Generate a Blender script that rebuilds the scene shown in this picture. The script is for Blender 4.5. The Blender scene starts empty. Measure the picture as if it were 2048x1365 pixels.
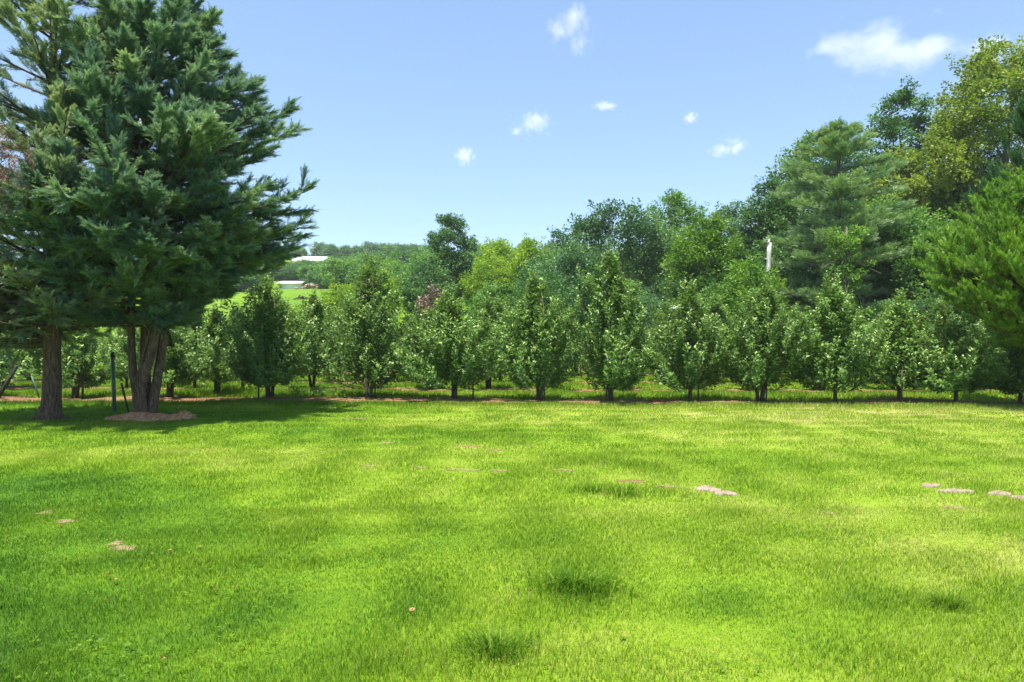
import bpy, math, numpy as np
from mathutils import Vector
sc = bpy.context.scene
C = sc.collection
R_ = math.radians
PX, CX, CY, EYE = 1365.0, 1024.0, 682.5, 1.7

# ---------------------------------------------------------------- camera
cam = bpy.data.cameras.new('camera')
cam.lens = 24.0; cam.sensor_width = 36.0; cam.clip_start = 0.05; cam.clip_end = 9000
cam_o = bpy.data.objects.new('camera', cam); C.objects.link(cam_o)
cam_o.location = (0, 0, EYE); cam_o.rotation_euler = (R_(90), 0, 0)
sc.camera = cam_o

# ---------------------------------------------------------------- sky, sun, exposure
SUN = Vector((-0.14, -0.20, 0.96)).normalized()
w = bpy.data.worlds.new('World'); sc.world = w; w.use_nodes = True
nt = w.node_tree; nt.nodes.clear()
out = nt.nodes.new('ShaderNodeOutputWorld'); bg = nt.nodes.new('ShaderNodeBackground')
sky = nt.nodes.new('ShaderNodeTexSky'); sky.sky_type = 'NISHITA'; sky.sun_disc = False
sky.sun_elevation = math.asin(SUN.z); sky.sun_rotation = math.atan2(SUN.x, SUN.y)
sky.air_density = 1.0; sky.dust_density = 0.15; sky.ozone_density = 1.8; sky.altitude = 200
tn = nt.nodes.new('ShaderNodeMix'); tn.data_type = 'RGBA'; tn.blend_type = 'MULTIPLY'; tn.inputs['Factor'].default_value = 1; tn.inputs['B'].default_value = (.80, .925, 1.10, 1)
gm = nt.nodes.new('ShaderNodeGamma'); gm.inputs['Gamma'].default_value = .66; nt.links.new(sky.outputs[0], gm.inputs['Color'])
nt.links.new(gm.outputs[0], tn.inputs['A']); nt.links.new(tn.outputs['Result'], bg.inputs[0]); nt.links.new(bg.outputs[0], out.inputs[0])
bg.inputs[1].default_value = 0.132
sl = bpy.data.lights.new('sun', 'SUN'); sl.energy = 3.9; sl.angle = R_(0.53); sl.color = (1.0, 0.95, 0.86)
so = bpy.data.objects.new('sun', sl); C.objects.link(so)
so.rotation_euler = SUN.to_track_quat('Z', 'Y').to_euler(); so.location = (0, 0, 60)
vs = sc.view_settings
vs.view_transform = 'Standard'; vs.look = 'None'; vs.exposure = 1.5; vs.gamma = 1.0; vs.use_curve_mapping = False
cy = sc.cycles
cy.max_bounces = 7; cy.diffuse_bounces = 4; cy.glossy_bounces = 2; cy.transmission_bounces = 4
cy.transparent_max_bounces = 8; cy.volume_bounces = 3

# ---------------------------------------------------------------- geometry helpers
def nrm(a): return a / np.maximum(np.linalg.norm(a, axis=-1, keepdims=True), 1e-9)

class Geo:
    """collects quads and triangles with one tone value per face, then links them as one mesh object"""
    def __init__(s): s.v = []; s.q = []; s.t = []; s.rq = []; s.rt = []; s.n = 0
    def add(s, V, Q=None, T=None, rq=0.5, rt=0.5):
        V = np.asarray(V, np.float32).reshape(-1, 3)
        if Q is not None:
            Q = np.asarray(Q, np.int64).reshape(-1, 4); s.q.append(Q + s.n); s.rq.append(np.broadcast_to(np.asarray(rq, np.float32), (len(Q),)))
        if T is not None:
            T = np.asarray(T, np.int64).reshape(-1, 3); s.t.append(T + s.n); s.rt.append(np.broadcast_to(np.asarray(rt, np.float32), (len(T),)))
        s.v.append(V); s.n += len(V)
        return s
    def build(s, name, mat, parent=None, smooth=False, loc=None):
        V = np.concatenate(s.v) if s.v else np.zeros((0, 3), np.float32)
        Q = np.concatenate(s.q) if s.q else np.zeros((0, 4), np.int64)
        T = np.concatenate(s.t) if s.t else np.zeros((0, 3), np.int64)
        me = bpy.data.meshes.new(name)
        me.vertices.add(len(V)); me.vertices.foreach_set('co', V.astype(np.float32).ravel())
        loops = np.concatenate([Q.ravel(), T.ravel()]).astype(np.int32)
        me.loops.add(len(loops)); me.loops.foreach_set('vertex_index', loops)
        st = np.concatenate([np.arange(len(Q)) * 4, len(Q) * 4 + np.arange(len(T)) * 3]).astype(np.int32)
        me.polygons.add(len(st)); me.polygons.foreach_set('loop_start', st)
        if smooth: me.polygons.foreach_set('use_smooth', np.ones(len(st), bool))
        a = me.attributes.new('rnd', 'FLOAT', 'FACE')
        rr = np.concatenate([x for x in s.rq + s.rt]) if (s.rq or s.rt) else np.zeros(0)
        a.data.foreach_set('value', rr.astype(np.float32))
        me.update(calc_edges=True)
        me.materials.append(mat)
        o = bpy.data.objects.new(name, me); C.objects.link(o)
        if parent is not None: o.parent = parent
        if loc is not None: o.location = loc
        return o

def leaves(g, P, D, N, L, W, rnd, fold=0.15, mid=0.45):
    """one folded diamond per leaf"""
    n = len(P); D = nrm(D); S = nrm(np.cross(D, N)); N = np.cross(S, D)
    L = np.broadcast_to(np.asarray(L, float), (n,))[:, None]; W = np.broadcast_to(np.asarray(W, float), (n,))[:, None]
    V = np.empty((n, 4, 3)); up = N * W * fold
    V[:, 0] = P; V[:, 1] = P + D * L * mid + S * W / 2 + up; V[:, 2] = P + D * L; V[:, 3] = P + D * L * mid - S * W / 2 + up
    g.add(V, np.arange(n * 4).reshape(n, 4), rq=rnd)

def tube(g, pts, rad, k=8, cap=True, rnd=0.5, lump=0.0, seed=0):
    pts = np.asarray(pts, float); m = len(pts); rad = np.broadcast_to(np.asarray(rad, float), (m,))
    tan = nrm(np.gradient(pts, axis=0))
    ref = np.array([0.0, 1, 0]) if abs(tan[0] @ np.array([0.0, 1, 0])) < .9 else np.array([1.0, 0, 0])
    U = nrm(ref - tan * (tan @ ref)[:, None]); Wv = np.cross(tan, U)
    a = np.arange(k) * 2 * np.pi / k
    rr = rad[:, None] * np.ones(k)
    if lump: rr = rr * (1 + lump * np.random.default_rng(seed).normal(0, 1, (m, k)))
    V = pts[:, None] + rr[..., None] * (np.cos(a)[None, :, None] * U[:, None] + np.sin(a)[None, :, None] * Wv[:, None])
    V = V.reshape(-1, 3)
    i = np.arange(m - 1)[:, None] * k; j = np.arange(k)[None]; j2 = (j + 1) % k
    Q = np.stack([i + j, i + j2, i + k + j2, i + k + j], -1).reshape(-1, 4)
    T = None
    if cap:
        V = np.vstack([V, pts[-1], pts[0]]); b = (m - 1) * k
        T = np.concatenate([np.stack([b + j[0], b + j2[0], np.full(k, m * k)], -1), np.stack([j2[0], j[0], np.full(k, m * k + 1)], -1)])
    g.add(V, Q, T, rnd, rnd)

def box(g, x0, x1, y0, y1, z0, z1):
    V = [(x, y, z) for z in (z0, z1) for y in (y0, y1) for x in (x0, x1)]
    g.add(V, [(0, 2, 3, 1), (4, 5, 7, 6), (0, 1, 5, 4), (2, 6, 7, 3), (0, 4, 6, 2), (1, 3, 7, 5)])

def bez(a, b, c, n):
    t = np.linspace(0, 1, n)[:, None]
    return (1 - t) ** 2 * a + 2 * t * (1 - t) * b + t ** 2 * c

def fbm(x, y, f, seed=0, n=7):
    r = np.random.default_rng(seed); s = 0
    for _ in range(n):
        a = r.uniform(0, 2 * np.pi); k = f * r.uniform(.5, 1.7)
        s = s + np.sin(x * np.cos(a) * k + y * np.sin(a) * k + r.uniform(0, 6.28))
    return s / math.sqrt(n)

def noise3(P, f, seed=0, n=9):
    r = np.random.default_rng(seed); s = 0
    for _ in range(n):
        d = nrm(r.normal(size=3)) * f * r.uniform(.6, 1.6)
        s = s + np.sin(P @ d + r.uniform(0, 6.28))
    return s / math.sqrt(n)

# ---------------------------------------------------------------- the lie of the land
def sstep(a, b, x):
    t = np.clip((x - a) / (b - a), 0, 1); return t * t * (3 - 2 * t)
RY = np.array([-2000, 30, 45, 70, 100, 140, 180, 230, 285, 320, 420, 2000.])
RZ = np.array([0, 0, 0.9, 4.0, 7.2, 12.2, 18.6, 26.6, 35.0, 37.5, 37, 20.])
def gz(x, y):
    x = np.asarray(x, float); y = np.asarray(y, float)
    z = np.interp(y, RY, RZ)
    far = sstep(30, 90, y)
    z = z + far * (0.5 * fbm(x, y, .05, 3) + 1.4 * fbm(x, y, .018, 4))
    z = z + (1 - far) * (0.022 * fbm(x, y, .9, 5) + .012 * fbm(x, y, 2.3, 6))
    return z
def at(px, py):                      # the point of the lawn that the photograph shows at a pixel
    Y = EYE * PX / (py - CY); return ((px - CX) / PX * Y, Y)
def xa(px, Y): return (px - CX) / PX * Y
def za(py, Y): return EYE + (CY - py) / PX * Y
def rowy(x): return 19.35 - 0.045 * x          # front orchard row
TRACK = [at(p, q) for p, q in ((250, 945), (400, 965), (490, 1005), (560, 1045), (612, 1090))]
def tint(x, y):                      # how yellow the turf is, with painted shade at the near left
    t = 0.52 + 0.055 * fbm(x, y * 2.6, .55, 11) + .065 * fbm(x, y, 2.2, 12) + .06 * fbm(x, y, 7., 13)
    for (ax, ay), (bx, by) in zip(TRACK[:-1], TRACK[1:]):      # a worn wheel track
        f = np.clip(((x - ax) * (bx - ax) + (y - ay) * (by - ay)) / ((bx - ax) ** 2 + (by - ay) ** 2), 0, 1)
        t = t + .10 * np.exp(-((x - ax - f * (bx - ax)) ** 2 + (y - ay - f * (by - ay)) ** 2) / .012)
    t = t + .20 * sstep(-6, 6, x - .10 * y) - .30 * sstep(-.3, -5.5, x + .30 * (y - 4)) * sstep(10.0, 7.6, y)  # near-left deepening is a soft shadow painted into the turf colour
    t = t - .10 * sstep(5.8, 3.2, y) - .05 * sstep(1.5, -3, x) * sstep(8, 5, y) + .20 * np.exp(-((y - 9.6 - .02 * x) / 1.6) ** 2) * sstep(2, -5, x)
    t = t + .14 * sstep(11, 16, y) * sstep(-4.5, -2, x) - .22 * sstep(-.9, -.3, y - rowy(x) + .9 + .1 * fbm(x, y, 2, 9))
    return np.clip(t, 0, 1)

# ---------------------------------------------------------------- materials
def new_mat(name):
    m = bpy.data.materials.new(name); m.use_nodes = True; t = m.node_tree; t.nodes.clear()
    return m, t, t.nodes, t.links
def ramp(t, stops):
    r = t.nodes.new('ShaderNodeValToRGB'); e = r.color_ramp.elements
    while len(e) > 1: e.remove(e[-1])
    e[0].position = stops[0][0]; e[0].color = (*stops[0][1], 1)
    for p, c in stops[1:]:
        x = e.new(p); x.color = (*c, 1)
    return r
def leaf_mat(name, stops, under=None, transl=.3, rough=.5, spec=.35, tcol=(1.15, 1.25, .55), vary=.12):
    m, t, N, L = new_mat(name)
    at_ = N.new('ShaderNodeAttribute'); at_.attribute_name = 'rnd'
    r = ramp(t, stops); L.new(at_.outputs['Fac'], r.inputs[0])
    oi = N.new('ShaderNodeObjectInfo'); mr = N.new('ShaderNodeMapRange')
    mr.inputs['To Min'].default_value = 1 - vary; mr.inputs['To Max'].default_value = 1 + vary
    L.new(oi.outputs['Random'], mr.inputs['Value'])
    hs = N.new('ShaderNodeHueSaturation'); L.new(mr.outputs[0], hs.inputs['Value']); L.new(r.outputs[0], hs.inputs['Color'])
    col = hs.outputs[0]
    if under:
        ge = N.new('ShaderNodeNewGeometry'); mx = N.new('ShaderNodeMix'); mx.data_type = 'RGBA'
        mx.inputs['B'].default_value = (*under, 1)
        L.new(ge.outputs['Backfacing'], mx.inputs['Factor']); L.new(col, mx.inputs['A']); col = mx.outputs['Result']
    p = N.new('ShaderNodeBsdfPrincipled'); p.inputs['Roughness'].default_value = rough; p.inputs['Specular IOR Level'].default_value = spec
    L.new(col, p.inputs['Base Color'])
    mu = N.new('ShaderNodeMix'); mu.data_type = 'RGBA'; mu.blend_type = 'MULTIPLY'; mu.inputs['Factor'].default_value = 1
    mu.inputs['B'].default_value = (*tcol, 1); L.new(col, mu.inputs['A'])
    tr = N.new('ShaderNodeBsdfTranslucent'); L.new(mu.outputs['Result'], tr.inputs[0])
    ms = N.new('ShaderNodeMixShader'); ms.inputs[0].default_value = transl
    L.new(p.outputs[0], ms.inputs[1]); L.new(tr.outputs[0], ms.inputs[2])
    o = N.new('ShaderNodeOutputMaterial'); L.new(ms.outputs[0], o.inputs[0])
    return m
def rough_mat(name, stops, scale=(1, 1, 1), nscale=6, detail=8, bump=.4, bdist=.02, rough=.85, metal=0., spec=.3):
    m, t, N, L = new_mat(name)
    tc = N.new('ShaderNodeTexCoord'); mp = N.new('ShaderNodeMapping'); mp.inputs['Scale'].default_value = scale
    L.new(tc.outputs['Object'], mp.inputs['Vector'])
    n = N.new('ShaderNodeTexNoise'); n.inputs['Scale'].default_value = nscale; n.inputs['Detail'].default_value = detail
    n.inputs['Roughness'].default_value = .65
    L.new(mp.outputs[0], n.inputs['Vector'])
    r = ramp(t, stops); L.new(n.outputs['Fac'], r.inputs[0])
    p = N.new('ShaderNodeBsdfPrincipled'); p.inputs['Roughness'].default_value = rough; p.inputs['Metallic'].default_value = metal
    p.inputs['Specular IOR Level'].default_value = spec
    L.new(r.outputs[0], p.inputs['Base Color'])
    b = N.new('ShaderNodeBump'); b.inputs['Strength'].default_value = bump; b.inputs['Distance'].default_value = bdist
    L.new(n.outputs['Fac'], b.inputs['Height']); L.new(b.outputs[0], p.inputs['Normal'])
    o = N.new('ShaderNodeOutputMaterial'); L.new(p.outputs[0], o.inputs[0])
    return m

GRASS = [(0, (0.030, 0.096, 0.009)), (.3, (0.082, 0.186, 0.011)), (.6, (0.177, 0.287, 0.014)), (.85, (0.284, 0.353, 0.047)), (1, (0.440, 0.403, 0.169))]
M = {}
M['bark'] = rough_mat('bark', [(.28, (0.030, 0.018, 0.012)), (.5, (0.115, 0.072, 0.048)), (.75, (0.284, 0.186, 0.127))], (9, 9, 1.6), 3.2, 9, 1.0, .05, .9)
M['bark_grey'] = rough_mat('bark_grey', [(.3, (.05, .042, .036)), (.7, (.20, .18, .155))], (5, 5, 1.2), 4, 8, .8, .03, .9)
M['bark_pale'] = rough_mat('bark_pale', [(.3, (.35, .31, .27)), (.7, (.72, .68, .62))], (4, 4, 1), 4, 8, .5, .03, .85)
M['bark_apple'] = rough_mat('bark_apple', [(.3, (.035, .027, .022)), (.7, (.11, .09, .075))], (8, 8, 2), 6, 8, .8, .02, .9)
M['cedar'] = leaf_mat('cedar_sprays', [(0, (0.068, 0.131, 0.135)), (.5, (0.151, 0.253, 0.217)), (.85, (0.274, 0.384, 0.247)), (1, (0.393, 0.487, 0.264))], transl=.3, rough=.55, spec=.3, vary=.05)
M['cedar_dead'] = leaf_mat('cedar_dead_sprays', [(0, (.10, .045, .028)), (1, (.19, .09, .055))], transl=.1)
M['cedar_grey'] = leaf_mat('cedar_pale_sprays', [(0, (0.099, 0.152, 0.119)), (.5, (0.201, 0.270, 0.181)), (.85, (0.334, 0.396, 0.264)), (1, (0.444, 0.473, 0.290))], transl=.3, rough=.55, spec=.3, vary=.05)
M['juniper'] = leaf_mat('juniper_sprays', [(0, (0.069, 0.164, 0.026)), (.5, (0.172, 0.322, 0.036)), (1, (0.304, 0.455, 0.061))], transl=.36, vary=.04)
M['juniper_dark'] = leaf_mat('juniper_dark_sprays', [(0, (0.023, 0.072, 0.029)), (.5, (0.049, 0.130, 0.039)), (1, (0.098, 0.208, 0.052))], transl=.22, vary=.04)
M['pine'] = leaf_mat('pine_needles', [(0, (0.075, 0.160, 0.077)), (.5, (0.173, 0.286, 0.122)), (1, (0.367, 0.469, 0.188))], transl=.32, vary=.04)
M['apple'] = leaf_mat('apple_leaves', [(0, (0.049, 0.125, 0.026)), (.5, (0.114, 0.236, 0.041)), (.85, (0.228, 0.374, 0.076)), (1, (0.420, 0.525, 0.173))], under=(.15, .235, .085), transl=.30, rough=.45, spec=.38, vary=.10)
M['leaf_dark'] = leaf_mat('leaves_dark', [(0, (0.036, 0.098, 0.034)), (.5, (0.075, 0.173, 0.049)), (1, (0.150, 0.269, 0.072))], transl=.34)
M['leaf_mid'] = leaf_mat('leaves_mid', [(0, (0.053, 0.132, 0.034)), (.5, (0.110, 0.228, 0.048)), (1, (0.206, 0.336, 0.072))], transl=.36)
M['leaf_blue'] = leaf_mat('leaves_bluish', [(0, (0.041, 0.108, 0.053)), (.5, (0.090, 0.188, 0.076)), (1, (0.175, 0.285, 0.102))], transl=.32)
M['leaf_olive'] = leaf_mat('leaves_olive', [(0, (0.076, 0.131, 0.020)), (.5, (0.172, 0.241, 0.033)), (.9, (0.290, 0.345, 0.055)), (1, (0.414, 0.400, 0.077))], transl=.34)
M['leaf_lime'] = leaf_mat('leaves_lime', [(0, (0.088, 0.173, 0.012)), (.5, (0.189, 0.308, 0.018)), (1, (0.320, 0.421, 0.035))], transl=.38)
M['leaf_bright'] = leaf_mat('leaves_bright', [(0, (0.050, 0.131, 0.017)), (.5, (0.121, 0.246, 0.025)), (1, (0.221, 0.350, 0.043))], transl=.36)
M['twig_dead'] = leaf_mat('dead_twigs', [(0, (.13, .085, .06)), (1, (.30, .22, .165))], transl=.05)
M['mulch'] = rough_mat('mulch', [(.3, (0.182, 0.083, 0.039)), (.5, (0.456, 0.217, 0.103)), (.72, (0.700, 0.434, 0.217))], (1, 1, 1), 14, 10, 1., .04, .95)
M['straw'] = rough_mat('straw_mulch', [(.28, (0.095, 0.042, 0.018)), (.5, (0.204, 0.104, 0.047)), (.74, (0.326, 0.230, 0.122))], (1, 1.6, 1), 5, 12, 1., .05, .95)
M['sand'] = rough_mat('dry_soil', [(.3, (0.201, 0.147, 0.104)), (.55, (0.324, 0.256, 0.192)), (.75, (0.391, 0.327, 0.260))], (1, 1, 1), 22, 10, 1., .03, .95)
M['soil'] = rough_mat('bare_soil', [(.3, (0.095, 0.083, 0.025)), (.55, (0.250, 0.191, 0.092)), (.75, (0.333, 0.281, 0.148))], (1, 1, 1), 18, 10, 1., .03, .95)
M['green_metal'] = rough_mat('green_paint', [(.3, (0.035, 0.083, 0.067)), (.7, (0.072, 0.143, 0.112))], (1, 1, .3), 12, 6, .1, .005, .5, 0, .4)
M['dark_metal'] = rough_mat('dark_metal', [(.3, (.012, .013, .013)), (.7, (.04, .042, .04))], (1, 1, .3), 12, 6, .2, .005, .6)
M['wood_dark'] = rough_mat('weathered_wood', [(.3, (.02, .018, .015)), (.7, (.075, .06, .05))], (6, 6, 1), 6, 6, .4, .01, .9)
M['white_roof'] = rough_mat('white_roof', [(.3, (.74, .74, .75)), (.7, (.82, .82, .82))], (1, 1, 1), 2, 4, .1, .02, .45)
M['white_wall'] = rough_mat('pale_wall', [(.3, (.55, .53, .49)), (.7, (.66, .64, .6))], (1, 1, 1), 2, 4, .1, .02, .8)
M['glass'] = rough_mat('dark_glass', [(.3, (.02, .025, .03)), (.7, (.05, .06, .07))], (1, 1, 1), 1, 2, 0, .01, .1)
M['rubble'] = rough_mat('rubble', [(.3, (.22, .15, .11)), (.7, (.52, .40, .31))], (1, 1, 1), 2, 8, .8, .1, .95)
M['dry_leaf'] = leaf_mat('dry_leaf', [(0, (0.210, 0.105, 0.035)), (1, (0.385, 0.231, 0.098))], transl=.15)

def grass_mat():
    m = leaf_mat('grass_blades', GRASS, transl=.42, rough=.5, spec=.25, tcol=(1.1, 1.15, .5), vary=0)
    return m
M['grass'] = grass_mat()
def ground_mat():
    m, t, N, L = new_mat('turf')
    a = N.new('ShaderNodeAttribute'); a.attribute_name = 'tint'
    tc = N.new('ShaderNodeTexCoord')
    n = N.new('ShaderNodeTexNoise'); n.inputs['Scale'].default_value = 9; n.inputs['Detail'].default_value = 10; n.inputs['Roughness'].default_value = .7
    L.new(tc.outputs['Object'], n.inputs['Vector'])
    ad = N.new('ShaderNodeMath'); ad.operation = 'MULTIPLY_ADD'; ad.inputs[1].default_value = .8; L.new(n.outputs['Fac'], ad.inputs[0])
    su = N.new('ShaderNodeMath'); su.operation = 'SUBTRACT'; su.inputs[1].default_value = .44
    n2 = N.new('ShaderNodeTexNoise'); n2.inputs['Scale'].default_value = .45; n2.inputs['Detail'].default_value = 7; n2.inputs['Roughness'].default_value = .7; L.new(tc.outputs['Object'], n2.inputs['Vector'])
    m2 = N.new('ShaderNodeMath'); m2.operation = 'MULTIPLY_ADD'; m2.inputs[1].default_value = .7; m2.inputs[2].default_value = -.35; L.new(n2.outputs['Fac'], m2.inputs[0])
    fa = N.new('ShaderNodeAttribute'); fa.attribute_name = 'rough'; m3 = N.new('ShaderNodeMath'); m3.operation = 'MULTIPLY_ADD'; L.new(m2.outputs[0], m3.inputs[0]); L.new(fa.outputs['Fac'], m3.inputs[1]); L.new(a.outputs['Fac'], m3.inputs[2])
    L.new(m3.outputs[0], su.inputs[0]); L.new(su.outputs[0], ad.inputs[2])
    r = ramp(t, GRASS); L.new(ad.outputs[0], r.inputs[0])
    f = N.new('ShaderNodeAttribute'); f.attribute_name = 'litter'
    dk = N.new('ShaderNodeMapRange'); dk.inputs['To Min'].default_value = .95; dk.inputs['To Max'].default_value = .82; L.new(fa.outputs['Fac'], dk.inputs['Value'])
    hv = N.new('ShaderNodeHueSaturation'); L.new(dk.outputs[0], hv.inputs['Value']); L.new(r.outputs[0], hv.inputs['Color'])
    mx = N.new('ShaderNodeMix'); mx.data_type = 'RGBA'; mx.inputs['B'].default_value = (.055, .045, .025, 1)
    L.new(f.outputs['Fac'], mx.inputs['Factor']); L.new(hv.outputs[0], mx.inputs['A'])
    p = N.new('ShaderNodeBsdfPrincipled'); p.inputs['Roughness'].default_value = .9; p.inputs['Specular IOR Level'].default_value = .1
    L.new(mx.outputs['Result'], p.inputs['Base Color'])
    b = N.new('ShaderNodeBump'); b.inputs['Strength'].default_value = .8; b.inputs['Distance'].default_value = .05
    L.new(n.outputs['Fac'], b.inputs['Height']); L.new(b.outputs[0], p.inputs['Normal'])
    o = N.new('ShaderNodeOutputMaterial'); L.new(p.outputs[0], o.inputs[0]); return m
M['turf'] = ground_mat()

def thing(name, label, cat, loc=(0, 0, 0), group=None, rz=0., s=1.):
    o = bpy.data.objects.new(name, None); C.objects.link(o); o.empty_display_size = .3
    o.location = loc; o.rotation_euler = (0, 0, rz); o.scale = (s, s, s) if not isinstance(s, tuple) else s
    o['label'] = label; o['category'] = cat
    if group: o['group'] = group
    return o
def tag(o, label, cat, group=None):
    o['label'] = label; o['category'] = cat
    if group: o['group'] = group
    return o
def dup(root, loc, rz=0., s=1., label=None, group=None):
    r = root.copy(); C.objects.link(r); r.location = loc; r.rotation_euler = (0, 0, rz)
    r.scale = (s, s, s) if not isinstance(s, tuple) else s
    if label: r['label'] = label
    if group: r['group'] = group
    for ch in list(root.children):
        c = ch.copy(); C.objects.link(c); c.parent = r
    return r
def struct(o): o['kind'] = 'structure'; return o

# ---------------------------------------------------------------- the ground, one sheet to the horizon
def axis(parts):
    return np.unique(np.concatenate([np.arange(a, b, s) for a, b, s in parts] + [np.array([parts[-1][1]])]))
gx = axis([(-1800, -300, 100), (-300, -60, 12), (-60, -18, 2), (-18, 18, .25), (18, 60, 2), (60, 300, 12), (300, 1800.1, 100)])
gy = axis([(-400, -20, 40), (-20, 0, 2), (0, 34, .25), (34, 90, 1.5), (90, 340, 6), (340, 1800.1, 60)])
X, Y = np.meshgrid(gx, gy)
V = np.stack([X, Y, gz(X, Y)], -1).reshape(-1, 3)
nx = len(gx); i = (np.arange(len(gy) - 1)[:, None] * nx + np.arange(nx - 1)[None]).ravel()
g = Geo(); g.add(V, np.stack([i, i + 1, i + nx + 1, i + nx], -1))
gr = struct(g.build('ground', M['turf'], smooth=True))
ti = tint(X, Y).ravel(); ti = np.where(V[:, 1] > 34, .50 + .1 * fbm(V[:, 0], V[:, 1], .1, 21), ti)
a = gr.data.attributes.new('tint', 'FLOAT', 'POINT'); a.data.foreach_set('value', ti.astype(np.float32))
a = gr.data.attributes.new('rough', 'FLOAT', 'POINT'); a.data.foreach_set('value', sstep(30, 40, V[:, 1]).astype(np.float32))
li = sstep(31, 36, V[:, 1] + 1.5 * fbm(V[:, 0], V[:, 1], .5, 22)) * sstep(-1, 3, V[:, 0] - .04 * V[:, 1]) * sstep(110, 80, V[:, 1])
ca, cb = at(100, 838), at(285, 832)
for (cx_, cy_), rr in ((ca, 1.5), (cb, 1.2)):
    d = np.hypot(V[:, 0] - cx_, V[:, 1] - cy_) + .25 * fbm(V[:, 0], V[:, 1], 3, 23)
    li = np.maximum(li, .8 * sstep(rr, rr * .3, d))
a = gr.data.attributes.new('litter', 'FLOAT', 'POINT'); a.data.foreach_set('value', li.astype(np.float32))

# strips of straw mulch under the orchard rows
ROWS = [0, 4.3, 8.6, 12.9]
def strip(name, k, off, half, x0, x1):
    xs = np.arange(x0, x1, .25); yc = rowy(xs) + off
    w1 = half * (1 + .22 * fbm(xs, xs * 0, 1.3, k * 7 + 1) + .10 * fbm(xs, xs * 0, 5, k * 7 + 2)); w2 = half * (1 + .22 * fbm(xs, xs * 0, 1.2, k * 7 + 3) + .1 * fbm(xs, xs * 0, 5, k * 7 + 4))
    L_ = np.linspace(-1, 1, 7); g = Geo()
    yy = yc[:, None] + np.where(L_[None] < 0, L_[None] * w1[:, None], L_[None] * w2[:, None]); xx = np.repeat(xs[:, None], 7, 1)
    zz = gz(xx, yy) + .012 + .03 * (1 - L_[None] ** 2) + .008 * fbm(xx, yy, 9, k)
    V = np.stack([xx, yy, zz], -1).reshape(-1, 3); n = len(xs)
    i = (np.arange(n - 1)[:, None] * 7 + np.arange(6)[None]).ravel()
    g.add(V, np.stack([i, i + 7, i + 8, i + 1], -1)); return struct(g.build(name, M['straw'], smooth=True))
for k, off in enumerate(ROWS): strip('mulch_strip', k, off, .80 if k == 0 else .55, -34, 34)

# ---------------------------------------------------------------- bare patches and molehills
rng = np.random.default_rng(5)
BARE = []     # x, y, rx, ry   (no grass grows there)
def blob(name, mat, px, py, wpx, hgt, asp=.55, seed=0, label=None, cat=None, group=None, ang=0., rag=.25):
    x, y = at(px, py); s = y / PX; rx = wpx * s; ry = max(rx * asp, .07)
    nr, na = 14, 64; r = np.linspace(0, 1, nr); th = np.arange(na) * 2 * np.pi / na
    rg = np.random.default_rng(seed)
    edge = 1 + rag * sum(np.sin(k * th + rg.uniform(0, 6.28)) / k ** .6 for k in (2, 3, 5, 8, 11)) / 2
    ex = r[:, None] * np.cos(th) * rx * edge; ey = r[:, None] * np.sin(th) * ry * edge
    ax, ay = ex * math.cos(ang) - ey * math.sin(ang), ex * math.sin(ang) + ey * math.cos(ang)
    z = gz(x + ax, y + ay) - gz(x, y) + (.010 if hgt > .01 else .003) + hgt * (1 - r[:, None] ** 2) ** .8 * (1 + .28 * fbm(ax * 1., ay, 3.2 / rx, seed) + .13 * fbm(ax, ay, 14 / rx, seed + 1) + .12 * fbm(ax, ay, 34 / rx, seed + 2)) - (.03 * (r[:, None] > .99))
    if hgt > .01: z = z + .004 * rg.normal(size=z.shape)
    V = np.stack([ax, ay, z], -1).reshape(-1, 3)
    j = np.arange(na); Q = np.concatenate([np.stack([k * na + j, k * na + na + j, k * na + na + (j + 1) % na, k * na + (j + 1) % na], -1) for k in range(nr - 1)])
    g = Geo(); g.add(V, Q); o = g.build(name, mat, smooth=True, loc=(x, y, float(gz(x, y))))
    BARE.append((x, y, rx, ry, ang))
    if label: tag(o, label, cat, group)
    else: struct(o)
    return o
MG = 'dry soil molehills on the lawn'
blob('molehill', M['sand'], 1418, 982, 26, .036, .6, 1, 'largest pale dry molehill near the middle of the lawn', 'molehill', MG)
blob('molehill', M['sand'], 1452, 989, 22, .030, .6, 2, 'pale molehill touching the right end of the largest molehill', 'molehill', MG)
blob('molehill', M['sand'], 1862, 973, 18, .030, .6, 3, 'small round molehill at the left end of the broken line near the right edge', 'molehill', MG)
blob('molehill', M['sand'], 1912, 983, 38, .018, .3, 4, 'long low molehill in the middle of the broken line near the right edge', 'molehill', MG, -.12)
blob('molehill', M['sand'], 2000, 989, 26, .024, .45, 5, 'rounded molehill second from the right edge of the lawn', 'molehill', MG)
blob('molehill', M['sand'], 2042, 997, 20, .02, .45, 6, 'molehill cut by the right edge of the view', 'molehill', MG)
for k, (px, py, wp, asp, an) in enumerate([(1905, 1013, 24, .5, -.1), (940, 895, 26, .35, -.25), (990, 904, 14, .5, -.2), (1262, 964, 34, .4, -.2), (1335, 976, 26, .3, -.2), (248, 1100, 26, .8, -.5), (232, 1090, 16, .8, -.5), (90, 1028, 16, .7, -.3), (132, 1046, 18, .5, -.4), (775, 884, 18, .4, 0), (925, 939, 34, .3, 0), (998, 941, 22, .3, -.1), (838, 938, 14, .35, 0), (1128, 942, 22, .35, 0), (712, 838, 26, .4, 0), (735, 935, 16, .5, 0), (1655, 1026, 16, .6, -.3)]):
    blob('dirt_patch', M['soil'] if k not in (1, 2, 3) else M['straw'], px, py, wp, .006, asp, 20 + k, ang=an, rag=.5)
mm = blob('mulch_mound', M['mulch'], 292, 838, 82, .11, .5, 60, 'low brown mulch mound around the base of the many-stemmed cedar', 'mulch mound', rag=.3)
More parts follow.
